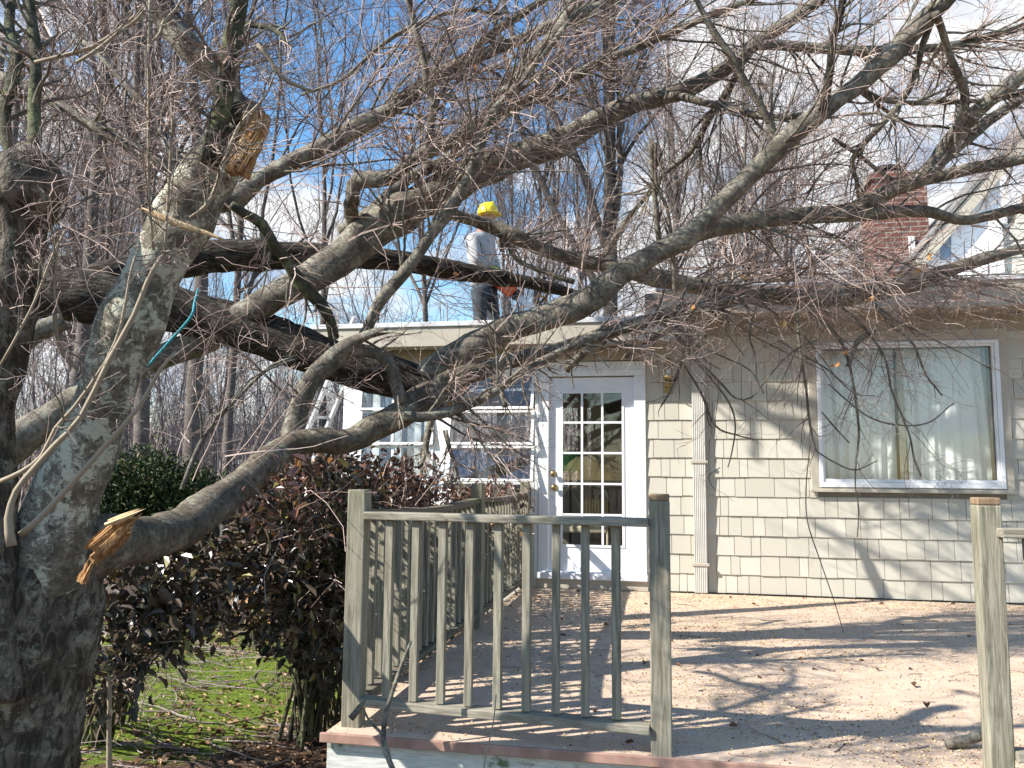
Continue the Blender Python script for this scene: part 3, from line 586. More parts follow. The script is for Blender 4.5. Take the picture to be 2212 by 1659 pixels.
# ================================================================ deck
YF = 3.66; XL = -1.56
deck = thing('deck', 'low wooden deck painted dull pink, strewn with sawdust and twigs', 'deck')
b = MB(); y = YF
while y < YW - .065:
    y2 = min(y + .142, YW - .062); b.box(XL, XE, y, y2 - .003, -.035, random.uniform(-.0008, .0008)); y = y2
b.build('decking', M['deck'], deck)
MB().box(XL - .02, XE, YF - .022, YF - .002, -.04, .002).build('edge_board', M['deck_edge'], deck, bevel=.004)
MB().box(XL - .0, XE, YF + .02, YF + .05, -.46, -.041).build('skirt_board', M['skirt'], deck, bevel=.003)
MB().box(XL + .02, XL + .05, YF + .051, YW - .06, -.46, -.041).build('skirt_board', M['skirt'], deck, bevel=.003)
def rounded_post(x, y, z0, z1, parent, cut=False):
    s = .0445; c_ = .006
    o = MB().box(x - s, x + s, y - s, y + s, z0, z1 - (.03 if cut else 0)).build('post', M['rail_z'], parent, bevel=.006)
    if cut: MB().box(x - s + .001, x + s - .001, y - s + .001, y + s - .001, z1 - .0299, z1).build('post_top', M['post_cut'], o, bevel=.006)
    return o
# front rail
fr_ = thing('deck_railing', 'weathered grey wooden railing section along the front edge of the deck', 'railing', 'deck railings')
pL = np.array([-1.48, 3.79]); pR = np.array([-.06, 3.70])
rounded_post(*pL, -.02, 1.09, fr_); rounded_post(*pR, -.05, 1.09, fr_, True)
zt = onY(1100, 1120, 3.73)[2]; zb = .115
b = MB(); b.bar((pL[0] + .045, pL[1] - .015, zt), (pR[0] - .045, pR[1] - .035, zt - .002), .085, .036); b.build('top_rail', M['rail_x'], fr_, bevel=.005)
b = MB(); b.bar((pL[0] + .045, pL[1] - .01, zb), (pR[0] - .045, pR[1] - .02, zb - .01), .088, .037); b.build('bottom_rail', M['rail_x'], fr_, bevel=.005)
b0 = None
for px in (837, 896, 955, 1015, 1078, 1140, 1203, 1266, 1332):
    x = onY(px, 1200, 3.73)[0]; t_ = (x - pL[0]) / (pR[0] - pL[0]); y = pL[1] - .012 + (pR[1] - pL[1] - .015) * t_
    if b0 is None: b0 = MB().box(-.0185, .0185, -.018, .018, zb + .019, zt - .0185).build('baluster', M['rail_z'], fr_, bevel=.003); b0.location = (x, y, 0)
    else:
        o = dup(b0, fr_, (x, y, 0)); o.rotation_euler = (0, 0, random.uniform(-.12, .12))
# left side rail
sr = thing('deck_railing', 'long weathered railing down the left side of the deck beside the shrubs', 'railing', 'deck railings')
P2 = (-1.50, 6.34); P3 = (-1.53, 8.62); z2 = onY(1031, 1044, 6.34)[2]; z3 = onY(1143, 1041, 8.62)[2]
rounded_post(*P2, -.02, z2, sr); rounded_post(*P3, -.02, z3, sr)
zr = [onY(794, 1103, 3.95)[2], onY(1031, 1080, 6.34)[2], onY(1141, 1066, 8.6)[2]]
def zrail(y): 
    a, b_, z0, z1, s_ = (pL[1], P2[1], zr[0], zr[1], .035) if y < P2[1] else (P2[1], P3[1], zr[1], zr[2], .02)
    t_ = (y - a) / (b_ - a); return z0 + (z1 - z0) * t_ - 4 * s_ * t_ * (1 - t_)
for (ya, yb) in ((pL[1] + .05, P2[1] - .045), (P2[1] + .046, P3[1] - .045)):
    ys = np.linspace(ya, yb, 12); b = MB()
    for i in range(11):
        xa, xb = [-1.495 - .035 * (q - 3.8) / 4.8 for q in (ys[i], ys[i + 1])]; h = .018
        b.hexa([(xa - .042, ys[i], zrail(ys[i]) - h), (xa + .042, ys[i], zrail(ys[i]) - h), (xa + .042, ys[i], zrail(ys[i]) + h), (xa - .042, ys[i], zrail(ys[i]) + h)],
               [(xb - .042, ys[i + 1], zrail(ys[i + 1]) - h), (xb + .042, ys[i + 1], zrail(ys[i + 1]) - h), (xb + .042, ys[i + 1], zrail(ys[i + 1]) + h), (xb - .042, ys[i + 1], zrail(ys[i + 1]) + h)])
    b.build('top_rail', M['rail_y'], sr)
    MB().bar((-1.495 - .035 * (ya - 3.8) / 4.8, ya, .1), (-1.495 - .035 * (yb - 3.8) / 4.8, yb, .1), .085, .037).build('bottom_rail', M['rail_y'], sr, bevel=.004)
    n = int((yb - ya) / .135); b1 = None
    for i in range(n):
        y = ya + (i + .5) * (yb - ya) / n; x = -1.497 - .035 * (y - 3.8) / 4.8
        if b1 is None: b1 = MB().box(-.018, .018, -.0185, .0185, .119, .90).build('baluster', M['rail_z'], sr, bevel=.003); b1.location = (x, y, 0)
        else: o = dup(b1, sr, (x, y, 0))
        (b1 if i == 0 else o).scale = (1, 1, (zrail(y) - .019) / .90)
# right rail
rr_ = thing('deck_railing', 'weathered railing at the right edge of the photo, its post top sawn pale brown', 'railing', 'deck railings')
pq = onY(2136, 1500, 3.62); xq = pq[0] + .03
rounded_post(xq, 3.64, -.05, onY(2136, 1075, 3.6)[2], rr_, True)
zq = onY(2165, 1150, 3.6)[2]
MB().bar((xq + .02, 3.575, zq), (xq + 2.6, 3.575, zq), .09, .036).build('top_rail', M['rail_x'], rr_, bevel=.005)
MB().bar((xq + .0455, 3.62, .115), (xq + 2.6, 3.62, .115), .088, .037).build('bottom_rail', M['rail_x'], rr_, bevel=.005)
b1 = None
for i in range(18):
    x = xq + .135 + i * .137
    if b1 is None: b1 = MB().box(-.0185, .0185, -.018, .018, .134, zq - .019).build('baluster', M['rail_z'], rr_, bevel=.003); b1.location = (x, 3.6, 0)
    else: dup(b1, rr_, (x, 3.6, 0))
rounded_post(xq + 2.64, 3.62, -.05, 1.08, rr_)

# debris on the deck and the ground
def scatter_leaves(name, n, x0, x1, y0, y1, z, size, mat, label, cat, dens=None, tilt=.35):
    P = np.stack([rng.uniform(x0, x1, n), rng.uniform(y0, y1, n), np.full(n, z) + rng.uniform(.001, size[1] * .12, n)], 1)
    if dens is not None: P = P[rng.uniform(0, 1, n) < dens(P[:, 0], P[:, 1])]
    n = len(P); D = rng.normal(size=(n, 3)); D[:, 2] *= tilt; Nn = rng.normal(0, tilt, (n, 3)) + [0, 0, 1]; L = rng.uniform(*size, n)
    V, Q = leaves(P, D, Nn, L, L * rng.uniform(.35, .8, n), .5); o = np_mesh(name, V, Q, mat); tag(o, label, cat, None, 'stuff')
def dd(x, y): return np.clip(.25 + .75 * np.exp(-((x - .3 - .35 * (5.5 - y)) / 1.0) ** 2) * (.5 + .5 * np.sin(y * 3 + x * 2)) + .5 * np.exp(-((y - 8.3) / .35) ** 2), 0, 1)
scatter_leaves('sawdust', 60000, XL, 3.4, YF, YW - .08, .0, (.005, .014), M['dust'], 'fine pale sawdust scattered over the pink deck boards', 'sawdust', dd)
scatter_leaves('bark_crumbs', 14000, XL, 3.4, YF, YW - .08, .0, (.004, .014), M['litter_dark'], 'dark crumbs of bark and broken leaf scattered over the deck', 'debris', dd)
scatter_leaves('fallen_leaves', 70, XL + .1, 3.4, YF + .1, YW - .1, .004, (.02, .055), M['litter_dark'], 'curled brown leaves lying here and there on the deck', 'leaves', None, .2)
def twig_stuff(name, n, x0, x1, y0, y1, z, Lr, Rr, mat, label):
    P = np.stack([rng.uniform(x0, x1, n), rng.uniform(y0, y1, n), np.full(n, z)], 1); D = rng.normal(size=(n, 3)); D[:, 2] = 0; D[:, 1] *= .6
    a = grow(P, D, rng.uniform(*Lr, n), rng.uniform(*Rr, n), 6, .22); a[0][:, :, 2] = z + np.abs(a[0][:, :, 2] - z) * .25 + a[1]
    s_ = spawn(*a, n, .2, 1, (.5, 1.1), (.3, .5)); b_ = grow(*s_, 5, .3); b_[0][:, :, 2] = z + np.abs(b_[0][:, :, 2] - z) * .4 + .002
    V, Q = tubes([a, b_], 4); o = np_mesh(name, V, Q, mat); tag(o, label, 'twigs', None, 'stuff')
twig_stuff('deck_twigs', 170, XL + .1, 3.3, YF + .05, YW - .15, .0, (.05, .35), (.0015, .004), M['twig'], 'small broken twigs lying on the deck boards')
scatter_leaves('leaf_litter', 26000, -8, XL - .02, 2.6, 13, GZ - .03, (.02, .055), M['litter'], 'brown leaf litter covering the ground left of the deck', 'leaf litter', lambda x, y: np.clip(1.0 - .95 * np.exp(-(((x - moss_c[0]) / 1.4) ** 2 + ((y - moss_c[1]) / 1.0) ** 2)), .08, 1))
twig_stuff('ground_twigs', 650, -6.5, XL - .05, 3.0, 10, GZ - .02, (.2, 1.3), (.002, .008), M['twig_bg'], 'broken twigs and sticks littering the mossy ground')
scatter_leaves('roof_litter', 1500, -3.5, .2, 8.35, 9.2, 2.75, (.02, .06), M['litter_dark'], 'dry leaves and bits caught along the sunroom roof edge', 'leaf litter')
# stick propped against the front rail
st = thing('fallen_stick', 'thin forked grey stick leaning on the deck edge against the front railing', 'stick')
P_, R_ = limbpts([(888, 1385, 5), (862, 1450, 9), (845, 1500, 10), (832, 1545, 11), (828, 1590, 12), (834, 1625, 13), (850, 1665, 13)], 3.62, 3.42, .03, 3); MB().tube(P_, R_, 7, .1).build('stem', M['bark'], st, smooth=True)
P_, R_ = limbpts([(826, 1585, 7), (800, 1560, 5), (787, 1535, 4)], 3.43, 3.6, .03, 4); MB().tube(P_, R_, 6, .1).build('side_branch', M['bark'], st, smooth=True)
P_, R_ = limbpts([(789, 1510, 6), (775, 1530, 12), (758, 1552, 14)], 3.62, 3.6, .03, 5)
tag(MB().tube(P_, R_, 7, .2).build('broken_stick', M['bark'], smooth=True), 'short broken stick at the foot of the left front railing post', 'stick')
P_, R_ = limbpts([(1072, 1500, 3), (1066, 1560, 3), (1050, 1630, 3.5), (1043, 1675, 4)], 3.55, 3.4, .03, 6)
tag(MB().tube(P_, R_, 5, .1).build('dry_stem', M['sprout'], smooth=True), 'thin tan stem rising in front of the bottom rail', 'stem')
tag(MB().tube(*limbpts([(2046, 1608, 19), (2070, 1603, 23), (2095, 1597, 21), (2119, 1589, 19)], 3.58, 3.62, .02, 7, .05), 10, .12).build('cut_branch_piece', M['bark'], smooth=True), 'short thick piece of cut branch on the deck beside the right post', 'log')

# ladder
la = thing('ladder', 'silver aluminium extension ladder leaning on the left corner of the sunroom roof', 'ladder')
def rail(a, b_, nm='side_rail'): MB().bar(a, b_, .03, .075, (0, 1, 0)).build(nm, M['alu'], la)
A1, A2 = U(633, 1005, 9.6), U(741, 745, 9.25); Bv = U(672, 1005, 9.75) - A1
dA = (A2 - A1) / (A2[2] - A1[2]); A1 = A1 + dA * (GZ - A1[2]); 
rail(A1, A2 + dA * .3); rail(A1 + Bv, A2 + dA * .3 + Bv); Lr = np.linalg.norm(A2 - A1); b = MB(); k = 0.25
r0 = None
while k < Lr:
    q = A1 + (A2 - A1) * k / Lr
    if r0 is None: r0 = MB().bar(-Bv / 2, Bv / 2, .032, .032).build('rung', M['alu'], la); r0.location = q + Bv / 2
    else: dup(r0, la, q + Bv / 2)
    k += .3

# ================================================================ near trees
SEED = [100]
ALL = []          # (points, radius) of limbs, sources for twigs
def limb(parent, name, mat, pts, d0=None, d1=None, n=12, rough=.06, src=None, wob=.3, step=None, tw=0.0, dens=1.0):
    SEED[0] += 1; wmax = max(p[2] for p in pts)
    P, R = limbpts(pts, d0, d1, step or (.05 if wmax > 25 else .07), SEED[0], wob)
    if wmax < 24: n = 8
    if wmax < 12: n = 6
    o = MB().tube(P, R, n, rough, True, SEED[0]).build(name, M[mat], parent, smooth=True)
    if src is not None and tw < 1:
        i0 = int(tw * (len(P) - 3)); src.append(resample(P[i0:], R[i0:]))
    return o
ft = thing('fallen_tree', 'big fallen tree with dark furrowed trunk, its smooth grey limbs sweeping over the roof', 'tree')
S1 = []
# main trunk lying across, and its forks
limb(ft, 'trunk', 'bark_dark', [(-160, 660, 120), (60, 640, 105), (200, 645, 100), (330, 655, 96), (430, 680, 92), (550, 718, 94), (690, 768, 96), (820, 806, 92), (910, 835, 84), (975, 868, 62)], 5.2, 5.6, 22, .09)
limb(ft, 'trunk', 'bark_dark', [(60, 640, 80), (200, 605, 72), (320, 575, 70), (430, 557, 66), (560, 552, 66), (680, 556, 56), (810, 560, 50), (914, 573, 42), (1004, 586, 38), (1104, 603, 32), (1188, 622, 26), (1250, 640, 20), (1310, 655, 12)], 5.5, 7.4, 16, .07)
L_ = lambda *a, **k: limb(ft, 'limb', *a, src=S1, **k)
L_('bark', [(440, 702, 30, 5.42), (485, 695, 52, 5.4), (530, 680, 60, 5.38), (600, 640, 62, 5.35), (670, 602, 66, 5.35), (740, 556, 74, 5.4), (800, 502, 88, 5.45), (860, 462, 84, 5.5), (930, 425, 78, 5.55), (1000, 388, 68, 5.6), (1100, 343, 60, 5.65), (1200, 308, 54, 5.7), (1300, 255, 46, 5.75), (1400, 215, 42, 5.8), (1480, 190, 38, 5.8), (1587, 133, 32, 5.85), (1634, 90, 30, 5.9), (1741, 20, 26, 5.9), (1820, -30, 20, 5.9)], n=16, tw=.55)
L_('bark', [(868, 838, 30), (900, 828, 54), (930, 808, 66), (970, 780, 66), (1040, 742, 60), (1100, 708, 58), (1160, 690, 56), (1230, 668, 54), (1285, 640, 54), (1340, 590, 50), (1420, 545, 48), (1490, 507, 50), (1560, 438, 44), (1640, 360, 44), (1700, 300, 44), (1770, 240, 42), (1850, 180, 40), (1930, 110, 40), (2000, 40, 36), (2050, -10, 34), (2100, -80, 28)], 5.6, 4.9, n=18, tw=.55)
L_('bark', [(1450, 528, 30), (1500, 505, 42), (1580, 484, 42), (1700, 468, 40), (1800, 462, 38), (1900, 458, 30), (2000, 455, 25), (2080, 475, 22), (2150, 462, 20), (2240, 442, 17)], 5.35, 5.8, n=14)
L_('bark', [(1825, 462, 26), (1870, 440, 36), (1930, 408, 40), (2000, 380, 40), (2045, 320, 38), (2090, 262, 36), (2140, 215, 33), (2230, 150, 28)], 5.6, 5.4, n=14)
L_('bark', [(1985, 392, 24), (2110, 362, 25), (2240, 335, 20)], 5.7, 5.6)
L_('bark', [(2000, 375, 26), (2090, 300, 26), (2150, 250, 24), (2240, 195, 20)], 5.8, 5.9)
L_('bark', [(1345, 585, 34), (1420, 602, 36), (1520, 620, 36), (1650, 640, 35), (1780, 645, 35), (1880, 634, 34), (1980, 608, 38), (2060, 580, 30), (2130, 558, 26), (2240, 530, 20)], 6.2, 6.6, n=14)
L_('bark', [(940, 450, 20, 5.6), (965, 462, 28, 5.75), (1020, 476, 28, 5.9), (1070, 492, 34, 6.0), (1115, 512, 34, 6.0), (1180, 542, 30, 6.1), (1260, 565, 30, 6.2), (1350, 584, 30, 6.2)])
L_('bark', [(440, 452, 30), (500, 432, 42), (560, 390, 38), (640, 345, 38), (738, 292, 40), (838, 238, 34), (905, 192, 34), (988, 143, 32), (1071, 108, 26), (1140, 80, 24), (1204, 48, 22), (1290, 8, 18), (1350, -30, 14)], 5.0, 5.6)
L_('bark', [(985, 145, 20), (1040, 90, 19), (1110, 40, 17), (1180, -5, 15)], 5.4, 5.3)
L_('bark', [(762, 440, 26), (764, 402, 30), (790, 388, 34), (838, 386, 30), (880, 355, 28), (931, 320, 30), (990, 298, 32), (1038, 265, 28), (1075, 225, 30), (1100, 196, 30), (1138, 147, 30), (1180, 98, 28), (1218, 50, 28), (1240, -20, 26)], 5.2, 5.0, n=12)
L_('bark', [(768, 520, 28), (764, 460, 30), (762, 435, 28)], 5.5, 5.25)
L_('bark', [(1220, 52, 20), (1290, 15, 18), (1350, -20, 15)], 5.0, 5.1)
L_('bark', [(738, 500, 34), (800, 460, 28), (880, 388, 24), (950, 350, 22), (1030, 300, 20), (1098, 233, 20), (1194, 193, 20), (1298, 133, 19), (1371, 103, 17), (1475, 57, 15), (1574, 17, 13), (1650, -10, 11)], 5.5, 5.3)
L_('bark', [(738, 760, 22), (781, 726, 24), (821, 653, 28), (871, 596, 28), (904, 553, 28), (930, 510, 28), (958, 473, 30), (1000, 405, 26), (1014, 383, 24), (1038, 316, 22), (1060, 250, 18), (1110, 190, 16), (1180, 110, 14), (1250, 20, 11)], 5.0, 4.8)
L_('bark', [(928, 317, 20), (932, 260, 17), (938, 217, 16), (922, 192, 15), (918, 143, 16), (898, 67, 15), (884, 0, 14), (880, -30, 12)], 5.1, 4.9)
L_('bark', [(650, 205, 6), (738, 173, 8), (800, 118, 9), (854, 77, 10), (904, 53, 10), (960, 30, 9), (1018, 22, 8), (1081, 33, 5)], 5.2, 5.3)
L_('bark', [(1674, 312, 20), (1665, 270, 17), (1641, 225, 16), (1600, 160, 15), (1591, 133, 14), (1541, 67, 13), (1504, 0, 12), (1490, -30, 10)], 5.2, 5.0)
L_('bark_dark', [(1780, 238, 22), (1786, 205, 19), (1795, 140, 17), (1801, 83, 17), (1815, 40, 17), (1824, -20, 16)], 5.0, 4.9)
L_('bark', [(2020, 30, 14), (1994, 93, 14), (1974, 167, 13), (1941, 227, 12), (1874, 300, 12), (1840, 345, 10), (1850, 390, 9), (1854, 425, 8)], 5.0, 5.4)
L_('bark', [(2020, 30, 18), (2034, 60, 16), (2057, 133, 16), (2084, 207, 15), (2064, 283, 14), (2037, 350, 12)], 4.9, 5.5)
L_('bark', [(1860, 190, 12), (1900, 215, 12), (1974, 223, 12), (2074, 220, 11), (2158, 213, 10), (2240, 195, 9)], 5.2, 5.5)
L_('bark', [(1860, 200, 9), (1930, 250, 8), (1975, 270, 7), (2030, 273, 6), (2110, 290, 5)], 5.3, 5.6)
L_('bark', [(1425, 206, 20, 5.75), (1475, 210, 18, 5.6), (1520, 222, 17, 5.5), (1574, 233, 16, 5.45), (1657, 253, 15, 5.35), (1757, 247, 13, 5.25)])
L_('bark', [(1590, 130, 14), (1641, 97, 22), (1741, 100, 22), (1874, 110, 21), (1960, 108, 20), (2041, 100, 20), (2120, 82, 18), (2240, 50, 16)], 5.6, 5.9)
L_('bark', [(1600, 150, 14), (1560, 215, 14), (1530, 260, 14), (1490, 330, 13), (1440, 370, 12), (1400, 420, 11), (1350, 480, 12), (1300, 560, 14)], 5.9, 6.4)
L_('bark', [(1800, 300, 10), (1850, 330, 9), (1900, 370, 8), (1950, 400, 7)], 5.4, 5.6)
L_('bark_moss', [(500, 443, 20), (530, 462, 20), (567, 483, 24), (592, 530, 24), (617, 557, 22), (650, 610, 26), (690, 655, 28), (712, 690, 26), (720, 730, 26)], 4.6, 5.0)
L_('bark', [(-20, 1000, 80), (40, 955, 75), (100, 912, 66), (160, 866, 60), (230, 820, 58), (320, 782, 56), (400, 752, 56), (470, 725, 54)], 5.0, 5.5, n=16, tw=1)
L_('bark', [(-20, 772, 46), (40, 745, 46), (80, 718, 44), (140, 690, 40)], 4.9, 5.1, tw=1)
L_('bark', [(0, 165, 24), (67, 187, 24), (120, 220, 24), (167, 250, 24), (267, 307, 26), (340, 345, 26), (413, 385, 26)], 4.0, 3.7)
L_('bark', [(180, 90, 9), (213, 117, 11), (267, 180, 13), (333, 247, 13), (357, 277, 14), (372, 330, 15), (427, 366, 15)], 4.1, 3.75)
L_('bark_moss', [(518, 45, 16), (533, 52, 15), (575, 58, 13), (605, 72, 11), (622, 98, 9)], 3.6, 3.4)
L_('bark', [(393, 1056, 10), (420, 986, 11), (450, 930, 10), (510, 863, 9), (583, 793, 8), (632, 774, 6)], 4.6, 5.0)
L_('bark', [(500, 875, 3), (540, 820, 4), (600, 790, 5), (640, 776, 5)], 4.7, 5.0)
# torn shreds where the trunk ends
for i, q in enumerate([[(820, 770, 10), (870, 793, 12), (930, 815, 12), (990, 830, 13)], [(850, 800, 9), (900, 835, 10), (960, 852, 12), (985, 862, 14)], [(930, 855, 16), (975, 850, 12), (1013, 836, 4)], [(960, 880, 16), (985, 872, 10), (1010, 862, 3)], [(880, 905, 8), (950, 893, 10), (985, 884, 8)]]):
    limb(ft, 'splintered_wood', 'bark_dark' if i < 2 else 'wood_raw', q, 5.15, 5.15, rough=.2)

bt = thing('broken_tree', 'lichen covered multi stemmed tree at the left with snapped stems showing raw orange wood', 'tree')
S2 = []
limb(bt, 'trunk', 'bark_base', [(10, 2040, 330), (15, 1900, 300), (28, 1750, 255), (38, 1640, 225), (58, 1520, 222), (75, 1400, 236), (85, 1300, 250), (100, 1235, 226), (108, 1185, 190), (118, 1140, 120), (125, 1110, 60)], 3.15, 3.15, 28, .09)
limb(bt, 'broken_stem', 'bark_lichen', [(70, 1440, 90), (88, 1340, 140), (112, 1235, 168), (132, 1130, 158), (146, 1070, 146), (175, 1000, 138), (220, 880, 130), (262, 760, 128), (305, 660, 128), (350, 565, 124), (400, 470, 118), (450, 385, 106), (485, 325, 96), (512, 280, 84)], 3.1, 3.15, 26, .05)
limb(bt, 'mossy_stem', 'bark_moss', [(448, 350, 44), (466, 300, 44), (480, 220, 42), (494, 130, 40), (508, 60, 40), (520, -10, 38), (528, -70, 36)], 3.05, 3.0, 14, .08, S2)
limb(bt, 'snapped_top', 'bark_base', [(318, -70, 66), (350, 20, 62), (395, 85, 58), (440, 130, 54), (480, 185, 52), (520, 238, 58), (535, 262, 56)], 3.25, 3.2, 16, .1)
a = U(530, 300, 3.03)
def splinters(pa, pb, wid, n, d, mat, parent, thick=6, seed=1, lay=.05):
    # torn wood: a fan of tapering fibres lying along pa -> pb
    r = random.Random(seed); b = MB(); A, B = np.array(pa, float), np.array(pb, float); t = B - A; Ln = np.hypot(*t); t /= Ln; nn = np.array([-t[1], t[0]])
    for i in range(n):
        u = r.uniform(-1, 1); s0 = r.uniform(0, .45 if thick < 20 else .1) * Ln; s1 = min(Ln * r.uniform(.55, 1.08), s0 + r.uniform(.35, .8) * Ln) * (1 - .18 * abs(u)); o = nn * u * wid / 2; dd = d - lay * (1 - u * u) + r.uniform(-.012, .012)
        w_ = thick * r.uniform(.6, 1.5); q = [(A + t * s0 * .6 + o, w_), (A + t * (s0 * .5 + s1 * .5) + o * r.uniform(.85, 1.1), w_ * .8), (A + t * s1 + o * r.uniform(.8, 1.2), .6)]
        P = np.array([U(k[0][0], k[0][1], dd) for k in q]); R = np.array([k[1] / 2 * d / F for k in q]); b.tube(P, R, 4, .25, True, i)
    return b.build('torn_wood', M[mat], parent)
limb(bt, 'broken_stem', 'wood_raw', [(498, 376, 20), (520, 345, 46), (541, 310, 56), (556, 275, 56), (566, 250, 40)], 3.07, 3.08, 12, .1, step=.015).name = 'torn_wood'
splinters((506, 376), (578, 244), 46, 13, 3.06, 'wood_raw', bt, 24, 3, .03)
splinters((515, 350), (568, 262), 40, 14, 3.0, 'wood_pale', bt, 3, 4)
limb(bt, 'bark_flap', 'bark_base', [(500, 262, 30), (530, 242, 44), (556, 246, 36), (572, 262, 12)], 3.1, 3.06, 12, .25, step=.015)
limb(bt, 'burl_stem', 'bark_base', [(-12, 1500, 110), (-6, 1350, 100), (-4, 1200, 86), (-8, 1050, 74), (-6, 900, 74), (10, 780, 88), (28, 660, 96), (34, 560, 98), (40, 490, 102), (46, 455, 118), (54, 425, 142), (58, 395, 152), (60, 366, 146), (62, 346, 118), (64, 332, 60)], 2.95, 3.05, 24, .12, step=.03)
limb(bt, 'mossy_stem', 'bark_moss', [(70, 350, 26), (74, 290, 30), (72, 215, 26), (76, 130, 24), (70, 60, 20), (60, -20, 18)], 3.1, 3.3, 12, .06, S2)
limb(bt, 'mossy_stem', 'bark_moss', [(20, 340, 20), (8, 250, 24), (24, 190, 26), (36, 120, 24), (20, 60, 20), (28, -20, 18)], 3.2, 3.6, 12, .06, S2)
limb(bt, 'limb', 'bark_mid', [(110, 1235, 100, 3.15), (150, 1200, 116, 3.15), (215, 1168, 112, 3.2), (270, 1162, 104, 3.3), (330, 1155, 96, 3.45), (390, 1142, 90, 3.65), (430, 1112, 88, 3.8), (475, 1080, 78, 4.0), (530, 1040, 68, 4.2), (590, 990, 60, 4.35), (640, 958, 55, 4.45), (690, 952, 54, 4.5), (745, 950, 52, 4.6), (800, 926, 50, 4.7), (860, 893, 56, 4.8), (920, 860, 60, 4.9), (975, 826, 46, 5.0), (1038, 803, 38, 5.1), (1130, 770, 34, 5.15), (1238, 740, 30, 5.2), (1364, 700, 28, 5.25), (1475, 670, 27, 5.3), (1540, 660, 24, 5.3), (1607, 646, 18, 5.3)], n=20, rough=.11, src=S2, tw=.75, wob=.5)
limb(bt, 'limb', 'bark', [(868, 900, 18), (910, 902, 22), (971, 890, 24), (1030, 868, 22), (1071, 846, 21), (1105, 818, 20), (1138, 796, 19), (1190, 770, 16), (1270, 730, 13)], 4.7, 4.9, 10, .06, S2)
limb(bt, 'limb', 'bark', [(632, 975, 46), (636, 930, 44), (648, 880, 40), (668, 822, 40), (705, 785, 40), (745, 757, 38), (790, 757, 28), (825, 768, 26), (846, 795, 26), (856, 830, 28), (866, 868, 30)], 4.6, 4.75, 14, .07, S2)
limb(bt, 'limb', 'bark', [(712, 776, 40), (735, 755, 38), (770, 735, 24), (800, 722, 20), (835, 715, 16)], 4.65, 4.6, 12, .07, S2)
# torn orange wood at the crotch
splinters((192, 1205), (312, 1098), 40, 26, 3.0, 'wood_raw', bt, 18, 5, .06)
splinters((225, 1135), (322, 1094), 12, 12, 2.94, 'wood_pale', bt, 7, 6, .03)
splinters((176, 1262), (210, 1195), 22, 9, 2.97, 'wood_raw', bt, 8, 7, .04)
# tan sprouts growing from the old trunk
for i, q in enumerate([
    [(25, 1180, 22), (18, 1120, 16), (35, 1060, 14), (75, 1010, 13), (120, 960, 12), (175, 900, 11), (235, 780, 12), (290, 680, 11), (318, 610, 10), (345, 560, 9)],
    [(45, 1155, 14), (95, 1110, 13), (160, 1040, 12), (230, 960, 11), (300, 880, 9), (345, 800, 7), (380, 760, 6)],
    [(0, 1040, 10), (45, 1020, 10), (90, 985, 9), (120, 925, 9), (160, 880, 8), (230, 780, 8), (262, 700, 7), (280, 600, 6), (292, 553, 5)],
    [(0, 790, 6), (45, 710, 6), (80, 640, 6), (110, 560, 5), (140, 500, 4)],
    [(410, 470, 6), (445, 445, 8), (467, 405, 9), (485, 350, 9), (515, 275, 8), (545, 240, 7), (575, 205, 5), (590, 168, 4)],
    [(332, 540, 7), (322, 440, 8), (320, 330, 7), (321, 200, 6), (322, 60, 6), (324, -10, 5)],
    [(355, 555, 6), (362, 450, 7), (368, 330, 6), (372, 260, 5), (368, 200, 4)],
    [(165, 135, 7), (210, 108, 8), (250, 75, 7), (292, 45, 7), (325, 8, 6)], [(325, 95, 6), (347, 70, 7), (352, 50, 7), (380, 20, 6), (392, -5, 5)],
    [(75, 135, 8), (130, 122, 9), (200, 102, 9), (262, 60, 8), (330, 0, 7)],
    [(555, 95, 7), (585, 130, 8), (605, 165, 9), (640, 185, 8), (675, 197, 6)],
    [(135, 690, 5), (118, 640, 7), (120, 560, 7), (125, 500, 6)], [(175, 255, 5), (250, 700, 4)][:0] or [(118, 670, 8), (122, 720, 9), (140, 770, 8), (175, 805, 7)],
    [(230, 745, 4), (270, 765, 6), (310, 790, 6), (340, 840, 4)]]):
    limb(bt, 'sprout', 'sprout', q, 2.7 + .03 * i, 2.75 + .03 * i, rough=.03, src=S2 if i not in (0, 1) else None, wob=.15)
tag(limb(None, 'split_wood_shard', 'wood_pale', [(305, 450, 5), (330, 462, 14), (370, 478, 15), (410, 492, 12), (455, 507, 9), (484, 518, 4)], 2.95, 2.95, rough=.25, wob=.05), 'long pale shard of split wood caught in front of the lichen covered stem', 'wood shard')
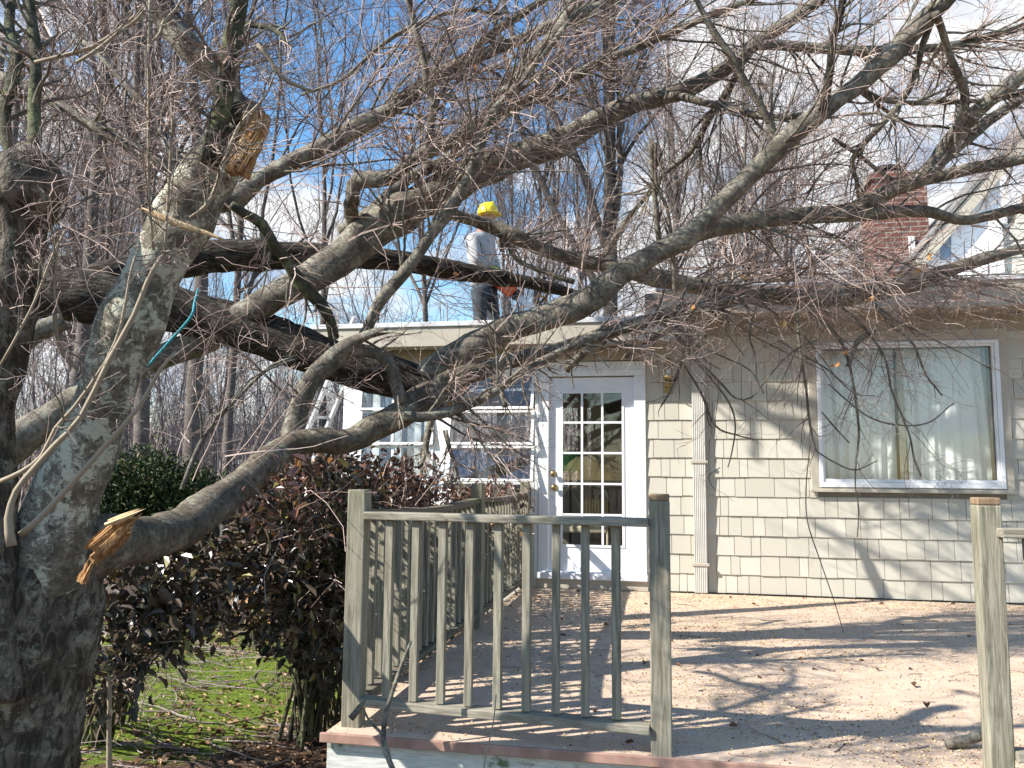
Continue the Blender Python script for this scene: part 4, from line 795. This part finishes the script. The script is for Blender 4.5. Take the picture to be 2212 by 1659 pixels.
# hanging thin branches in front of the house wall (part of the fallen crown)
for q in ([(1720, 650, 9), (1727, 740, 9), (1741, 840, 8), (1750, 920, 7), (1764, 976, 5)], [(1750, 960, 3), (1741, 1060, 3.5), (1745, 1130, 3.5), (1771, 1209, 3.5), (1804, 1306, 3), (1822, 1366, 2.5)],
          [(1480, 760, 5), (1530, 810, 6), (1575, 870, 6), (1588, 920, 5), (1580, 980, 4), (1572, 1010, 3)], [(1485, 740, 4), (1560, 770, 5), (1620, 800, 5), (1650, 850, 4)],
          [(1498, 770, 6), (1530, 800, 6), (1560, 830, 7), (1590, 860, 6), (1625, 858, 5), (1660, 815, 5), (1700, 770, 6), (1740, 745, 6), (1770, 735, 5)],
          [(1478, 790, 5), (1515, 850, 7), (1545, 920, 6), (1590, 940, 5), (1630, 950, 4)], [(1528, 870, 6), (1528, 905, 5), (1536, 924, 3)],
          [(1785, 700, 9), (1815, 735, 9), (1835, 790, 8), (1850, 870, 8), (1855, 935, 7), (1850, 990, 6), (1848, 1020, 5)], [(1848, 1015, 4), (1848, 1055, 4), (1855, 1100, 4), (1852, 1160, 3)],
          [(1890, 660, 9), (1925, 700, 9), (1950, 720, 9), (1975, 745, 8), (2000, 810, 7), (2020, 835, 6), (2035, 855, 4)], [(1885, 715, 14), (1850, 740, 12), (1838, 775, 10), (1830, 790, 8)],
          [(1800, 650, 6), (1860, 700, 7), (1910, 770, 7), (1925, 840, 6), (1945, 890, 6), (1965, 940, 5), (1975, 990, 5), (1990, 1030, 4)],
          [(1680, 735, 4), (1740, 770, 5), (1790, 800, 5), (1845, 850, 4), (1890, 855, 3)], [(1790, 830, 4), (1860, 890, 5), (1920, 915, 5), (2000, 915, 5), (2060, 870, 4)],
          [(1775, 890, 4), (1810, 930, 5), (1835, 957, 4)], [(1765, 976, 4), (1805, 1000, 5), (1848, 1015, 5), (1895, 995, 3)], [(1555, 1010, 3), (1530, 1030, 3), (1545, 1060, 3)],
          [(1250, 745, 5), (1235, 800, 5), (1300, 790, 3)][:2] + [(1240, 840, 4)], [(1640, 645, 5), (1620, 720, 5), (1632, 770, 4)], [(1425, 560, 12), (1415, 430, 11), (1407, 310, 9)], [(1407, 300, 5), (1420, 200, 4), (1500, 320, 3)][:0] or [(1458, 640, 10), (1452, 540, 9), (1440, 450, 8), (1418, 400, 8), (1416, 308, 9)],
          [(1480, 690, 16), (1430, 720, 14), (1398, 740, 12), (1350, 772, 8)], [(1010, 780, 16), (1050, 820, 16), (1065, 860, 14)][:0] or [(1030, 745, 15), (1055, 800, 13), (1080, 840, 12), (1092, 880, 9)],
          [(1355, 705, 20), (1300, 735, 19), (1262, 760, 18), (1222, 800, 17)], [(935, 890, 15), (925, 940, 15), (915, 990, 12), (905, 1010, 10)], [(962, 930, 11), (970, 970, 10), (985, 1020, 10), (980, 1040, 10)],
          [(1085, 545, 8), (1080, 500, 8), (1115, 560, 9), (1180, 590, 11), (1240, 610, 12)], [(1080, 690, 22), (1075, 720, 20), (1065, 745, 18)][:0] or [(1155, 800, 8), (1168, 850, 7), (1187, 885, 6)],
          [(1140, 770, 7), (1128, 830, 7), (1142, 880, 6), (1145, 920, 4)], [(1260, 770, 9), (1500, 660, 3)][:0] or [(1460, 720, 9), (1475, 770, 8), (1450, 840, 8), (1427, 878, 5)]):
    hf = .72 if q[0][1] > 600 and q[0][2] < 10 else 1.0
    q = [(p_[0], p_[1], p_[2] * hf) for p_ in q]
    L_('bark', q, 6.1, 6.0, rough=.06, wob=.5, step=.04, tw=1 if max(p_[2] for p_ in q) <= 5 else 0)

# twigs over all near limbs
def crown(S, n1, n2, n3, lr1=(.25, .7), ang=(.5, 1.2), K=7, bend=(0, 0, .0), wig=.26, r1=.5, Lcap=1.5):
    P = np.array([s[0] for s in S]); R = np.array([s[1] for s in S]); Lw = lens(P)
    p, d, L, r = spawn(P, R, n1, .12, 1, ang, lr1, r1, Lw); L = np.clip(L, .25, Lcap) * rng.uniform(.5, 1, n1); r = np.clip(r, .002, .0095)
    a = grow(p, d, L, r, K, wig * .75, bend)
    s = spawn(*a, n2, .1, 1, (.4, 1.1), (.3, .75), .6, lens(a[0])); b_ = grow(s[0], s[1], s[2], np.clip(s[3], .0016, .005), 6, wig, bend)
    s = spawn(*b_, n3, .1, 1, (.4, 1.2), (.35, .8), .65, lens(b_[0])); c_ = grow(s[0], s[1], s[2], np.clip(s[3], .0013, .0026), 5, wig, bend)
    a, b_, c_ = thin(a), thin(b_), thin(c_)
    return a, b_, c_
def thin(bt_):
    # fewer twigs where the crown is open: around the worker, the bare lower limbs and the door
    pts, rad = bt_; q = pts[:, pts.shape[1] // 2] - CAM; d = q @ FW; x = CX + F * (q @ RT) / d; y = CY - F * (q @ UP) / d; keep = np.ones(len(q))
    for x0, x1, y0, y1, k in ((1990, 2240, 380, 610, .3), (1880, 1990, 340, 600, .55), (1500, 2240, 700, 1400, .6), (980, 1120, 420, 700, .22), (540, 960, 670, 860, .35), (1150, 1400, 780, 1250, .3), (900, 1340, 560, 800, .5), (430, 760, 440, 700, .6), (60, 420, 600, 1250, .5)): keep = np.where((x > x0) & (x < x1) & (y > y0) & (y < y1), k, keep)
    m = rng.uniform(0, 1, len(q)) < keep; return pts[m], rad[m]
a_, b_, c_ = crown(S1, 680, 3600, 10000, ang=(.35, .95), wig=.17)
V, Q = tubes([a_], 5); np_mesh('branchlets', V, Q, M['bark'], ft, True)
V, Q = tubes([b_, c_], 3, .0014); np_mesh('twigs', V, Q, M['twig'], ft)
a2, b2, c2 = crown(S2, 270, 1500, 4200, Lcap=1.0, wig=.17)
V, Q = tubes([a2], 5); np_mesh('branchlets', V, Q, M['bark'], bt, True)
V, Q = tubes([b2, c2], 3, .0012); np_mesh('twigs', V, Q, M['twig'], bt)
# brush of fine branches lying on and hanging over the right roof edge
for o_ in [c for t in (ft, bt) for c in t.children if c.name.split('.')[0] in ('branchlets', 'twigs')]: o_['kind'] = 'stuff'
def brush(n, poly, dr, L, dirs, mat, parent, name, r=(.003, .008), kids=4, wig=.2, bend=(0, 0, 0)):
    (xa, xb, ya, yb) = poly; px = rng.uniform(xa, xb, n); py = rng.uniform(ya, yb, n); d = rng.uniform(*dr, n)
    P = np.array([U(a, b_, c_) for a, b_, c_ in zip(px, py, d)]); D = np.array(dirs)[rng.integers(0, len(dirs), n)] + rng.normal(0, .28, (n, 3))
    a = grow(P, D, rng.uniform(*L, n), rng.uniform(*r, n), 8, wig * .6, bend); s = spawn(*a, n * kids, .1, 1, (.4, 1), (.3, .7), .6); b_ = grow(s[0], s[1], s[2], np.clip(s[3], .0015, .004), 6, wig, bend)
    s = spawn(*b_, n * kids * 2, .1, 1, (.4, 1.1), (.3, .7), .65); c_ = grow(s[0], s[1], s[2], np.clip(s[3], .0012, .0024), 5, wig, bend)
    a, b_, c_ = thin(a), thin(b_), thin(c_); V, Q = tubes([a, b_, c_], 3, .0014); np_mesh(name, V, Q, M[mat], parent)['kind'] = 'stuff'
brush(80, (1330, 1900, 560, 655), (6.2, 7.8), (.6, 1.4), [(1, .1, .1), (1, 0, -.05), (-1, 0, .1), (.8, .2, .25)], 'twig', ft, 'twigs', kids=3)
brush(50, (1850, 2250, 540, 690), (6.0, 7.0), (.6, 1.2), [(1, .1, .0), (1, 0, -.25), (-1, 0, -.2)], 'twig', ft, 'twigs', kids=3)
brush(16, (1480, 2150, 630, 700), (6.0, 6.6), (.5, 1.1), [(.3, 0, -1), (-.3, 0, -1), (.8, 0, -.7), (-.6, 0, -.8)], 'twig', ft, 'twigs', r=(.0025, .005), kids=2)
brush(45, (1400, 2000, 330, 560), (6.2, 8.0), (.6, 1.3), [(1, 0, .3), (-1, 0, .3), (.5, 0, 1)], 'twig', ft, 'twigs', kids=3)
brush(26, (500, 800, 300, 620), (4.8, 6.2), (.5, 1.2), [(1, 0, .5), (-1, 0, .4), (.5, 0, 1), (.9, 0, -.3)], 'twig', ft, 'twigs', kids=3)
brush(26, (1080, 1300, 430, 700), (6.0, 7.4), (.5, 1.1), [(.3, 0, 1), (-.3, 0, 1), (.1, 0, 1)], 'twig', ft, 'twigs', kids=3, wig=.12)
brush(48, (-40, 480, 20, 560), (3.9, 6.0), (.6, 1.4), [(.3, 0, 1), (-.4, 0, 1), (1, 0, .2), (1, 0, -.5)], 'twig', bt, 'twigs', r=(.003, .008), kids=3)
brush(14, (300, 560, 750, 1050), (3.6, 4.4), (.4, .8), [(.7, 0, .8), (.3, 0, 1), (1, 0, .3)], 'twig', bt, 'twigs', r=(.002, .004), kids=2, wig=.12)
# loose limbs added out of view on the sun rays, to dapple the wall
n = 400; T_ = np.stack([rng.uniform(-.4, 3.6, n), np.full(n, YW), .5 + 2.3 * rng.uniform(0, 1, n) ** .8], 1); P = T_ - SD * rng.uniform(5.2, 8.5, n)[:, None]
q = P - CAM; P = P[(CY - F * (q @ UP) / (q @ FW)) < -60][:75]; n = len(P)
a = grow(P, np.array([[.5, -.3, .8]]) + rng.normal(0, .5, (n, 3)), rng.uniform(.9, 1.9, n), rng.uniform(.03, .085, n), 8, .12); s_ = spawn(*a, 260, .1, 1, (.4, 1), (.3, .6), .5); b_ = grow(*s_, 7, .14); s_ = spawn(*b_, 1300, .1, 1, (.4, 1), (.4, .8), .5); c_ = grow(*s_, 5, .2)
V, Q = tubes([a, b_, c_], 5, .0015); np_mesh('shade_limbs', V, Q, M['bark'], ft, True)['kind'] = 'stuff'
# a few dead leaves still hanging in the crown
lp_ = [(905, 240), (888, 300), (1128, 330), (870, 290), (2005, 545), (1990, 580), (1830, 760), (1800, 790), (1690, 690), (1175, 640), (1600, 600), (1125, 1150), (985, 600), (1500, 660), (1885, 640), (1020, 135)]
P = np.array([U(x + random.uniform(-8, 8), y + random.uniform(-6, 6), 5.2 + random.uniform(-.2, .6)) for x, y in lp_ * 2]); n = len(P)
D = rng.normal(size=(n, 3)) - [0, 0, 1]; V, Q = leaves(P, D, rng.normal(size=(n, 3)), rng.uniform(.035, .06, n), rng.uniform(.02, .035, n), .5); np_mesh('dead_leaves', V, Q, M['oakleaf'], ft)
# rope
P_, R_ = limbpts([(314, 797, 6, 4.8), (363, 741, 6, 4.7), (412, 685, 6, 4.6), (420, 655, 6, 4.65), (428, 624, 5, 4.7)], None, None, .03, 21, .0)
mr_ = m_simple('turquoise rope', (0.04, 0.30, 0.36), (0.02, 0.2, 0.26), 60, 0.6); tag(MB().tube(P_, R_, 7, .02).build('rope', mr_, smooth=True), 'turquoise rope stretched from the dark fallen trunk down past the lichen covered stem', 'rope')

# ================================================================ shrubs
def shrub(name, label, blobs, nl, mat, size, stems, nst=60, droop=.3, group=None, seedoff=0):
    t = thing(name, label, 'shrub', group, loc=stems[0]); inv = np.array(stems[0])
    P = []; wts = np.array([b[3] * b[4] * b[5] for b in blobs]); wts /= wts.sum()
    c_ = rng.choice(len(blobs), nl, p=wts); B = np.array(blobs)[c_]; dv = unit(rng.normal(size=(nl, 3))); rad = rng.uniform(.35, 1.05, nl) ** .6
    P = B[:, :3] + dv * rad[:, None] * B[:, 3:6] * (1 + .18 * np.sin(dv[:, :1] * 9 + dv[:, 2:] * 7))
    cl = rng.normal(0, .05, (nl // 9 + 1, 3)).repeat(9, 0)[:nl]; P = P + cl
    P = P[P[:, 2] > GZ + .04]; n = len(P)
    D = unit(rng.normal(size=(n, 3)) * .8 + dv[:n] * .5 + [0, 0, .3 - droop]); Nn = rng.normal(0, .5, (n, 3)) + [0, 0, 1]; L = rng.uniform(*size, n)
    V, Q = leaves(P - inv, D, Nn, L, L * rng.uniform(.38, .5, n), .35); np_mesh('foliage', V, Q, M[mat], t)
    # stems: from the foot up into the crown
    ks = rng.integers(0, len(stems), nst); S0 = np.array(stems)[ks] + np.c_[rng.normal(0, .05, (nst, 2)), np.zeros(nst)]
    tg = np.array(blobs)[rng.integers(0, len(blobs), nst)]; T = tg[:, :3] + rng.normal(0, .45, (nst, 3)) * tg[:, 3:6]
    tt = np.linspace(0, 1, 8)[None, :, None]; pts = S0[:, None] * (1 - tt) + T[:, None] * tt; pts[:, :, 2] += (.25 * np.sin(tt * PI))[..., 0] * .5; pts[:, 1:] += np.cumsum(rng.normal(0, .012, (nst, 7, 3)), 1)
    r = rng.uniform(.005, .016, nst)[:, None] * np.linspace(1, .3, 8)[None]
    s = spawn(pts, r, nst * 7, .3, 1, (.4, 1), (.2, .4)); k2 = grow(s[0], s[1], s[2], s[3], 5, .2)
    V, Q = tubes([(pts, r)], 6); np_mesh('stem', V - inv, Q, M['bark_moss'], t, True)
    V, Q = tubes([k2], 3, .0015); np_mesh('twigs', V - inv, Q, M['twig'], t)
    return t
f1 = tuple(onZ(680, 1585, GZ)); f1b = tuple(onZ(715, 1560, GZ)); c1 = U(640, 1230, 5.0); 
shrub('broadleaf_shrub', 'tall dark glossy leaved shrub standing beside the left front railing post', [(*U(655, 1180, 4.9), .42, .40, .52), (*U(720, 1120, 5.0), .36, .4, .38), (*U(690, 1330, 4.9), .30, .32, .35), (*U(610, 1240, 4.8), .3, .3, .4), (*U(790, 1250, 5.0), .22, .35, .4)], 3000, 'leaf_dark', (.045, .095), [f1, f1b, tuple(onZ(655, 1600, GZ))], 60)
f2 = (-2.2, 6.3, GZ)
shrub('bronze_leaved_shrub', 'wide clipped shrub with bronze brown leaves behind the left side railing', [(*U(740, 1070, 6.2), .62, .5, .36), (*U(850, 1090, 6.5), .5, .5, .36), (*U(930, 1120, 6.9), .42, .5, .42), (*U(660, 1100, 5.9), .3, .4, .36), (*U(800, 1180, 6.4), .6, .5, .6), (*U(1010, 1160, 7.6), .3, .5, .44), (*U(625, 1075, 4.75), .26, .3, .22), (*U(720, 1040, 5.3), .3, .3, .18), (*U(600, 1085, 4.05), .2, .2, .15), (*U(665, 1060, 4.25), .2, .2, .13)], 6000, 'leaf_bronze', (.035, .08), [f2, (-1.9, 6.9, GZ), (-2.5, 5.9, GZ)], 60, droop=.1)
f3 = (-1.95, 8.1, GZ)
shrub('bronze_leaved_shrub', 'low bronze leaved shrub against the sunroom just behind the far railing post', [(*U(1060, 1085, 8.1), .35, .25, .22), (-1.95, 8.1, .1, .3, .3, .5)], 1600, 'leaf_bronze', (.035, .07), [f3], 16, droop=.1)
f4 = tuple(onZ(330, 1560, GZ))
shrub('broadleaf_shrub', 'dark drooping leafed shrub under the torn limb of the lichen covered tree', [(*U(330, 1250, 4.3), .42, .35, .26), (*U(250, 1330, 4.1), .22, .3, .3), (*U(440, 1230, 4.5), .25, .3, .3), (*U(420, 1330, 4.3), .2, .25, .12), (*U(230, 1450, 4.0), .14, .2, .22), (*U(340, 1390, 4.2), .24, .2, .07)], 1700, 'leaf_dark', (.045, .095), [tuple(onZ(215, 1600, GZ)), tuple(onZ(250, 1560, GZ))], 30, droop=.7)
pb = onZ(330, 1160, GZ)
shrub('evergreen_bush', 'round dark green evergreen bush in the yard behind the lichen covered tree', [(*U(310, 1050, 9.0), .55, .5, .38), (*U(410, 1075, 9.2), .4, .5, .32), (*U(330, 1120, 9.0), .6, .5, .4), (*U(260, 1100, 8.8), .4, .5, .34)], 15000, 'leaf_yew', (.03, .07), [tuple(U(330, 1040, 9.0) * [1, 1, 0] + [0, 0, GZ])], 30, droop=0)
f6 = tuple(onZ(560, 1400, GZ))
shrub('small_shrub', 'small twiggy shrub with a few orange leaves at its foot on the moss', [(f6[0], f6[1], GZ + .3, .25, .25, .3)], 140, 'oakleaf', (.03, .06), [f6], 36, droop=.3)
# sapling poles
for i, (q, l) in enumerate([([(238, 1700, 12), (235, 1600, 11), (236, 1500, 10), (232, 1440, 8)], 'pale cut sapling stub standing in the leaf litter')]):
    P_, R_ = limbpts(q, 3.9, 3.9, .03, 31 + i); tag(MB().tube(P_, R_, 7, .1).build('sapling', M['sprout'], smooth=True), l, 'sapling')
twp = []
for i in range(26):
    p = onZ(random.uniform(150, 620), random.uniform(1400, 1640), GZ); twp.append((p, unit(np.array([random.uniform(-.6, .6), 0, 1])), random.uniform(.3, .9)))
a = grow(np.array([t[0] for t in twp]), np.array([t[1] for t in twp]), np.array([t[2] for t in twp]), np.full(26, .004), 7, .12); s = spawn(*a, 60, .3, 1, (.4, .9), (.3, .6)); b_ = grow(*s, 5, .2)
V, Q = tubes([a, b_], 4); tag(np_mesh('undergrowth', V, Q, M['sprout']), 'thin tan seedlings sticking up from the leaf litter at lower left', 'undergrowth', None, 'stuff')

# ================================================================ woodland behind
def bare_tree(label, group, h, r, fork, dens, seed, spread=.45, name='bare_tree'):
    global rng
    keep = rng; rng = np.random.default_rng(seed)
    t = thing(name, label, 'tree', group)
    P = np.zeros((1, 3)); tr = grow(P, np.array([[0, 0, 1.]]), np.array([h]), np.array([r]), 16, .05, (0, 0, .1), .15)
    s = spawn(*tr, fork, .28, .75, (.25, .6), (.5, .8), .65); l1 = grow(s[0], s[1], s[2] * 1.1, s[3], 12, .09, (0, 0, .10), .2)
    allb = (np.concatenate([tr[0][:, ::1][:, 4:], l1[0]]), np.concatenate([tr[1][:, 4:], l1[1]])) 
    s = spawn(*allb, int(60 * dens), .1, 1, (.35, .9), (.18, .45), .5, lens(allb[0])); l2 = grow(s[0], s[1], s[2], np.maximum(s[3], .012), 9, .12, (0, 0, .08), .25)
    s = spawn(*l2, int(420 * dens), .1, 1, (.35, .9), (.3, .6), .5, lens(l2[0])); l3 = grow(s[0], s[1], s[2], np.maximum(s[3], .007), 7, .15, (0, 0, .06), .3)
    s = spawn(*l3, int(2300 * dens), .1, 1, (.35, .9), (.35, .7), .55, lens(l3[0])); l4 = grow(s[0], s[1], s[2], np.maximum(s[3], .0045), 5, .16, (0, 0, .05), .5)
    V, Q = tubes([tr, l1], 10); np_mesh('trunk', V, Q, M['bark_bg'], t, True)
    V, Q = tubes([l2], 5, .006); np_mesh('limbs', V, Q, M['bark_bg'], t, True)
    V, Q = tubes([l3, l4], 3, .0042); np_mesh('crown', V, Q, M['twig_bg'], t)
    rng = keep; return t
def clone(t, label, group):
    c_ = t.copy(); COL.objects.link(c_); c_['label'] = label
    if group: c_['group'] = group
    elif 'group' in c_: del c_['group']
    for ch in t.children:
        k = ch.copy(); COL.objects.link(k); k.parent = c_
    return c_
GB = 'bare trees in the woods behind the house'
protos = [bare_tree('', GB, 15, .14, 5, 1.1, 41), bare_tree('', GB, 17, .19, 7, 1.25, 42), bare_tree('', GB, 13, .10, 4, .9, 43), bare_tree('', GB, 18, .14, 6, 1.25, 44), bare_tree('', GB, 14, .11, 8, 1.15, 45)]
used = [False] * len(protos)
def plant(pi, px, dist, rz, sc_, label, group=GB):
    t = protos[pi]
    if used[pi]: t = clone(protos[pi], label, group)
    else:
        used[pi] = True; t['label'] = label
    if not group and 'group' in t: del t['group']
    p = U(px, 1020, dist); t.location = (p[0], p[1], GZ - .05 + max(0, min(1, (p[1] - 30) / 120)) * 2); t.rotation_euler = (0, 0, rz); t.scale = (sc_,) * 3
# trees one can single out
for a in [(1, 1290, 16, .3, 1.0, 'tall dark bare tree rising behind the sunroom roof right of the worker', None), (0, 1120, 27, 1.2, 1.0, 'bare tree seen above the yellow hard hat', None),
          (3, 700, 27, 2.2, 1.05, 'bare tree whose crown fills the blue sky left of centre', None), (4, 905, 24, .4, 1.1, 'slim bare tree behind the sunroom just left of the worker', None),
          (0, 400, 12, 4.0, 1.0, 'grey bare trunk rising directly behind the evergreen bush', None), (2, 305, 11.5, 5.0, 1.2, 'dark bare tree just left of the evergreen bush', None),
          (2, 490, 17, .9, 1.1, 'thin bare tree between the lichen covered tree and the ladder', None), (3, 120, 14, 1.1, 1.0, 'bare tree seen between the two stems of the broken tree', None),
          (1, 1480, 26, 3.3, 1.0, 'bare tree behind the roof between worker and chimney', None), (4, 1700, 28, 2.5, 1.0, 'bare tree standing far behind the house just left of the chimney', None)]: plant(*a)
r_ = random.Random(5)
for i in range(24):
    px = (r_.uniform(-250, 520) if i % 4 else r_.uniform(-250, 1150)) if i % 3 else r_.uniform(1000, 2100)
    plant(r_.randrange(5), px, r_.uniform(22, 50), r_.uniform(0, 6.28), r_.uniform(.75, 1.05), 'slender bare tree standing in the woods behind the yard')
for i, tt in enumerate([(-60, 9), (180, 17)]): plant(2, tt[0], tt[1], 1.7 * i, .9, ['thin bare tree at the far left edge of the yard', 'thin bare tree seen behind the lichen covered stem'][i], None)
# young thin woods and brush near the ground, one mass
n = 1500; px = rng.uniform(-300, 1500, n); d = rng.uniform(24, 70, n); P = np.array([U(a, 1010, b_) for a, b_ in zip(px, d)]); P[:, 2] = GZ - .1 + np.clip((P[:, 1] - 30) / 120, 0, 1) * 2
a = grow(P, np.tile([0, 0, 1.], (n, 1)) + rng.normal(0, .12, (n, 3)), rng.uniform(3, 9, n), rng.uniform(.012, .07, n), 8, .06, (0, 0, .04)); s = spawn(*a, n * 9, .12, 1, (.4, 1), (.2, .5)); b_ = grow(s[0], s[1], s[2], np.maximum(s[3], .008), 6, .15, (0, 0, .05)); s = spawn(*b_, n * 20, .1, 1, (.4, 1), (.3, .6)); c_ = grow(s[0], s[1], s[2], np.maximum(s[3], .006), 4, .18)
V, Q = tubes([a, b_, c_], 3, .006); tag(np_mesh('distant_woods', V, Q, M['bark_far']), 'mass of thin grey trunks and brush beyond the yard', 'woods', None, 'stuff')
# neighbouring house beyond the trees
nb = thing('neighbour_house', 'small blue grey house far off between the woodland trunks', 'house'); p = U(470, 1030, 55); hx, hy = p[0], p[1]
ms = m_simple('blue grey siding', (0.33, 0.36, 0.4), (0.28, 0.31, 0.35), 3, .8)
MB().box(hx - 4, hx + 4, hy, hy + 7, GZ, 2.6).build('wall', ms, nb); MB().prism([(hx - 4.4, 2.5), (hx + 4.4, 2.5), (hx + 3.6, 4.4), (hx - 3.6, 4.4)], hy - .4, hy + 7.4).build('roof', M['roofing'], nb)
for q in (-2.2, 1.4): MB().box(hx + q, hx + q + .9, hy - .05, hy - .01, .9, 2.1).build('window', M['white'], nb)
MB().box(hx - 1.3, hx - .5, hy - .06, hy - .01, GZ, 1.9).build('door', M['white'], nb)

# ================================================================ worker on the roof
pe = thing('person', 'worker in yellow hard hat, grey sweatshirt and jeans holding a chainsaw on the sunroom roof', 'person')
DP = 9.5
def pp(px, py, dd=0.0): return U(px, py, DP + dd)
def skin(name, mat, J, E_, parent, sub=2):
    me = bpy.data.meshes.new(name); me.from_pydata([tuple(j[0]) for j in J], E_, []); me.materials.append(mat)
    o = bpy.data.objects.new(name, me); COL.objects.link(o); o.parent = parent
    m = o.modifiers.new('skin', 'SKIN'); m.use_smooth_shade = True
    for v, j in zip(me.skin_vertices[0].data, J):
        v.radius = j[1] if isinstance(j[1], tuple) else (j[1], j[1])
    me.skin_vertices[0].data[0].use_root = True
    s = o.modifiers.new('sub', 'SUBSURF'); s.levels = sub; s.render_levels = sub
    return o
msk = m_simple('skin', (0.5, 0.28, 0.2), (0.42, 0.22, 0.16), 20, .5)
mgr = m_simple('grey sweatshirt cloth', (0.42, 0.42, 0.42), (0.32, 0.32, 0.33), 12, .9, .1, .4)
mje = m_simple('blue grey denim', (0.075, 0.09, 0.10), (0.045, 0.055, 0.065), 25, .9, .1, .4)
mye = m_simple('yellow helmet plastic', (0.85, 0.68, 0.03), (0.8, 0.62, 0.02), 5, .3, .5, .02)
mgl = m_simple('lime glove cloth', (0.25, 0.6, 0.06), (0.18, 0.45, 0.05), 20, .8)
mor = m_simple('orange saw casing', (0.75, 0.12, 0.02), (0.6, 0.08, 0.02), 8, .4)
hip = pp(1046, 622); ch1 = pp(1040, 560); ch2 = pp(1040, 512); nk = pp(1048, 490); hd = pp(1054, 474); hd2 = pp(1053, 456)
sl_, sr_ = pp(1022, 515, -.14), pp(1052, 512, .17); el_, er_ = pp(1030, 562, -.2), pp(1064, 560, .16); hl_, hr_ = pp(1066, 578, -.12), pp(1082, 590, .1)
hpl, hpr = pp(1038, 628, -.1), pp(1056, 628, .1); kl, kr = pp(1037, 690, -.13), pp(1068, 688, .12); al, ar = pp(1034, 765, -.13), pp(1066, 765, .12); tl, tr_ = pp(1054, 775, -.15), pp(1088, 775, .1)
skin('body', msk, [(hip, .09), (ch1, .09), (ch2, .09), (nk, .055), (hd, .075), (hd2, .085), (sl_, .045), (el_, .036), (hl_, .028), (sr_, .045), (er_, .036), (hr_, .028), (hpl, .07), (kl, .05), (al, .035), (hpr, .07), (kr, .05), (ar, .035), (tl, .03), (tr_, .03), (pp(1063, 476), .022)],
     [(0, 1), (1, 2), (2, 3), (3, 4), (4, 5), (2, 6), (6, 7), (7, 8), (2, 9), (9, 10), (10, 11), (0, 12), (12, 13), (13, 14), (0, 15), (15, 16), (16, 17), (14, 18), (17, 19), (4, 20)], pe)
skin('sweatshirt', mgr, [(pp(1043, 630), (.155, .175)), (ch1, (.165, .18)), (ch2, (.16, .18)), (pp(1045, 497), .07), (sl_, .085), (el_, .066), (pp(1060, 577, -.13), .045), (sr_, .085), (er_, .066), (pp(1077, 586, .1), .045)],
     [(0, 1), (1, 2), (2, 3), (2, 4), (4, 5), (5, 6), (2, 7), (7, 8), (8, 9)], pe)
skin('jeans', mje, [(pp(1045, 616), (.135, .15)), (pp(1036, 634, -.1), .105), (kl, .078), (pp(1034, 755, -.13), .07), (pp(1056, 634, .1), .105), (kr, .078), (pp(1067, 755, .12), .07)], [(0, 1), (1, 2), (2, 3), (0, 4), (4, 5), (5, 6)], pe)
for a, b_ in ((al, tl), (ar, tr_)): skin('boot', M['black'], [(a + [0, 0, .02], .055), (a * .75 + b_ * .25 - [0, 0, .02], .06), (b_ - [0, 0, .02], .045)], [(0, 1), (1, 2)], pe)
b = MB(); hc = pp(1054, 464); b.lathe((hc[0], hc[1], hc[2]), [(.122, .0), (.12, .03), (.112, .07), (.09, .11), (.055, .135), (.02, .145)], 20)
b.lathe((hc[0] + .022, hc[1] - .01, hc[2]), [(.12, -.008), (.135, -.004), (.135, .004), (.11, .012)], 20)
b.bar(hc + [-.09, 0, .1], hc + [.07, 0, .13], .03, .05)
ha = b.build('hard_hat', mye, pe, smooth=True)
for h, s_ in ((hl_, 1), (hr_, 1)):
    J = [(h, .042), (h + [.05, 0, -.03], .04)]; E_ = [(0, 1)]; base = h + np.array([.07, 0, -.045])
    for k in range(4):
        q = base + np.array([.0, (k - 1.5) * .022, 0]); n0 = len(J); J += [(q, .012), (q + [.03, 0, -.025], .011), (q + [.015, 0, -.055], .010), (q + [-.015, 0, -.055], .009)]; E_ += [(1, n0), (n0, n0 + 1), (n0 + 1, n0 + 2), (n0 + 2, n0 + 3)]
    n0 = len(J); J += [(h + [.03, -.04, -.045], .013), (h + [.05, -.045, -.075], .011)]; E_ += [(0, n0), (n0, n0 + 1)]
    skin('glove', mgl, J, E_, pe, 1)
sw = thing('chainsaw', 'orange chainsaw held low by the worker on the roof', 'chainsaw')
c0_ = pp(1090, 617, -.02); b = MB(); dirn = unit(pp(1150, 665, -.02) - c0_)
b.bar(c0_ - dirn * .17, c0_ + dirn * .14, .17, .15); b.build('casing', mor, sw, bevel=.03)
MB().bar(c0_ + dirn * .14, c0_ + dirn * .2, .12, .12).build('clutch_cover', M['black'], sw, bevel=.02)
MB().bar(c0_ + dirn * .2, c0_ + dirn * .62, .012, .075).build('guide_bar', M['alu'], sw, bevel=.004)
s_ = spline([(*(c0_ + [.02, -.12, .0]), .012), (*(hr_ + [.06, -.12, -.04]), .012), (*(hr_ + [.08, .0, -.05]), .012), (*(c0_ + [.06, .12, .02]), .012)], .02); MB().tube(s_[:, :3], s_[:, 3], 8).build('front_handle', M['black'], sw, smooth=True)
s_ = spline([(*(c0_ - dirn * .15), .014), (*(hl_ + [.03, 0, -.06]), .014), (*(hl_ + [.1, 0, -.045]), .014), (*(c0_ + [0, 0, .08]), .014)], .02); MB().tube(s_[:, :3], s_[:, 3], 8).build('rear_handle', M['black'], sw, smooth=True)
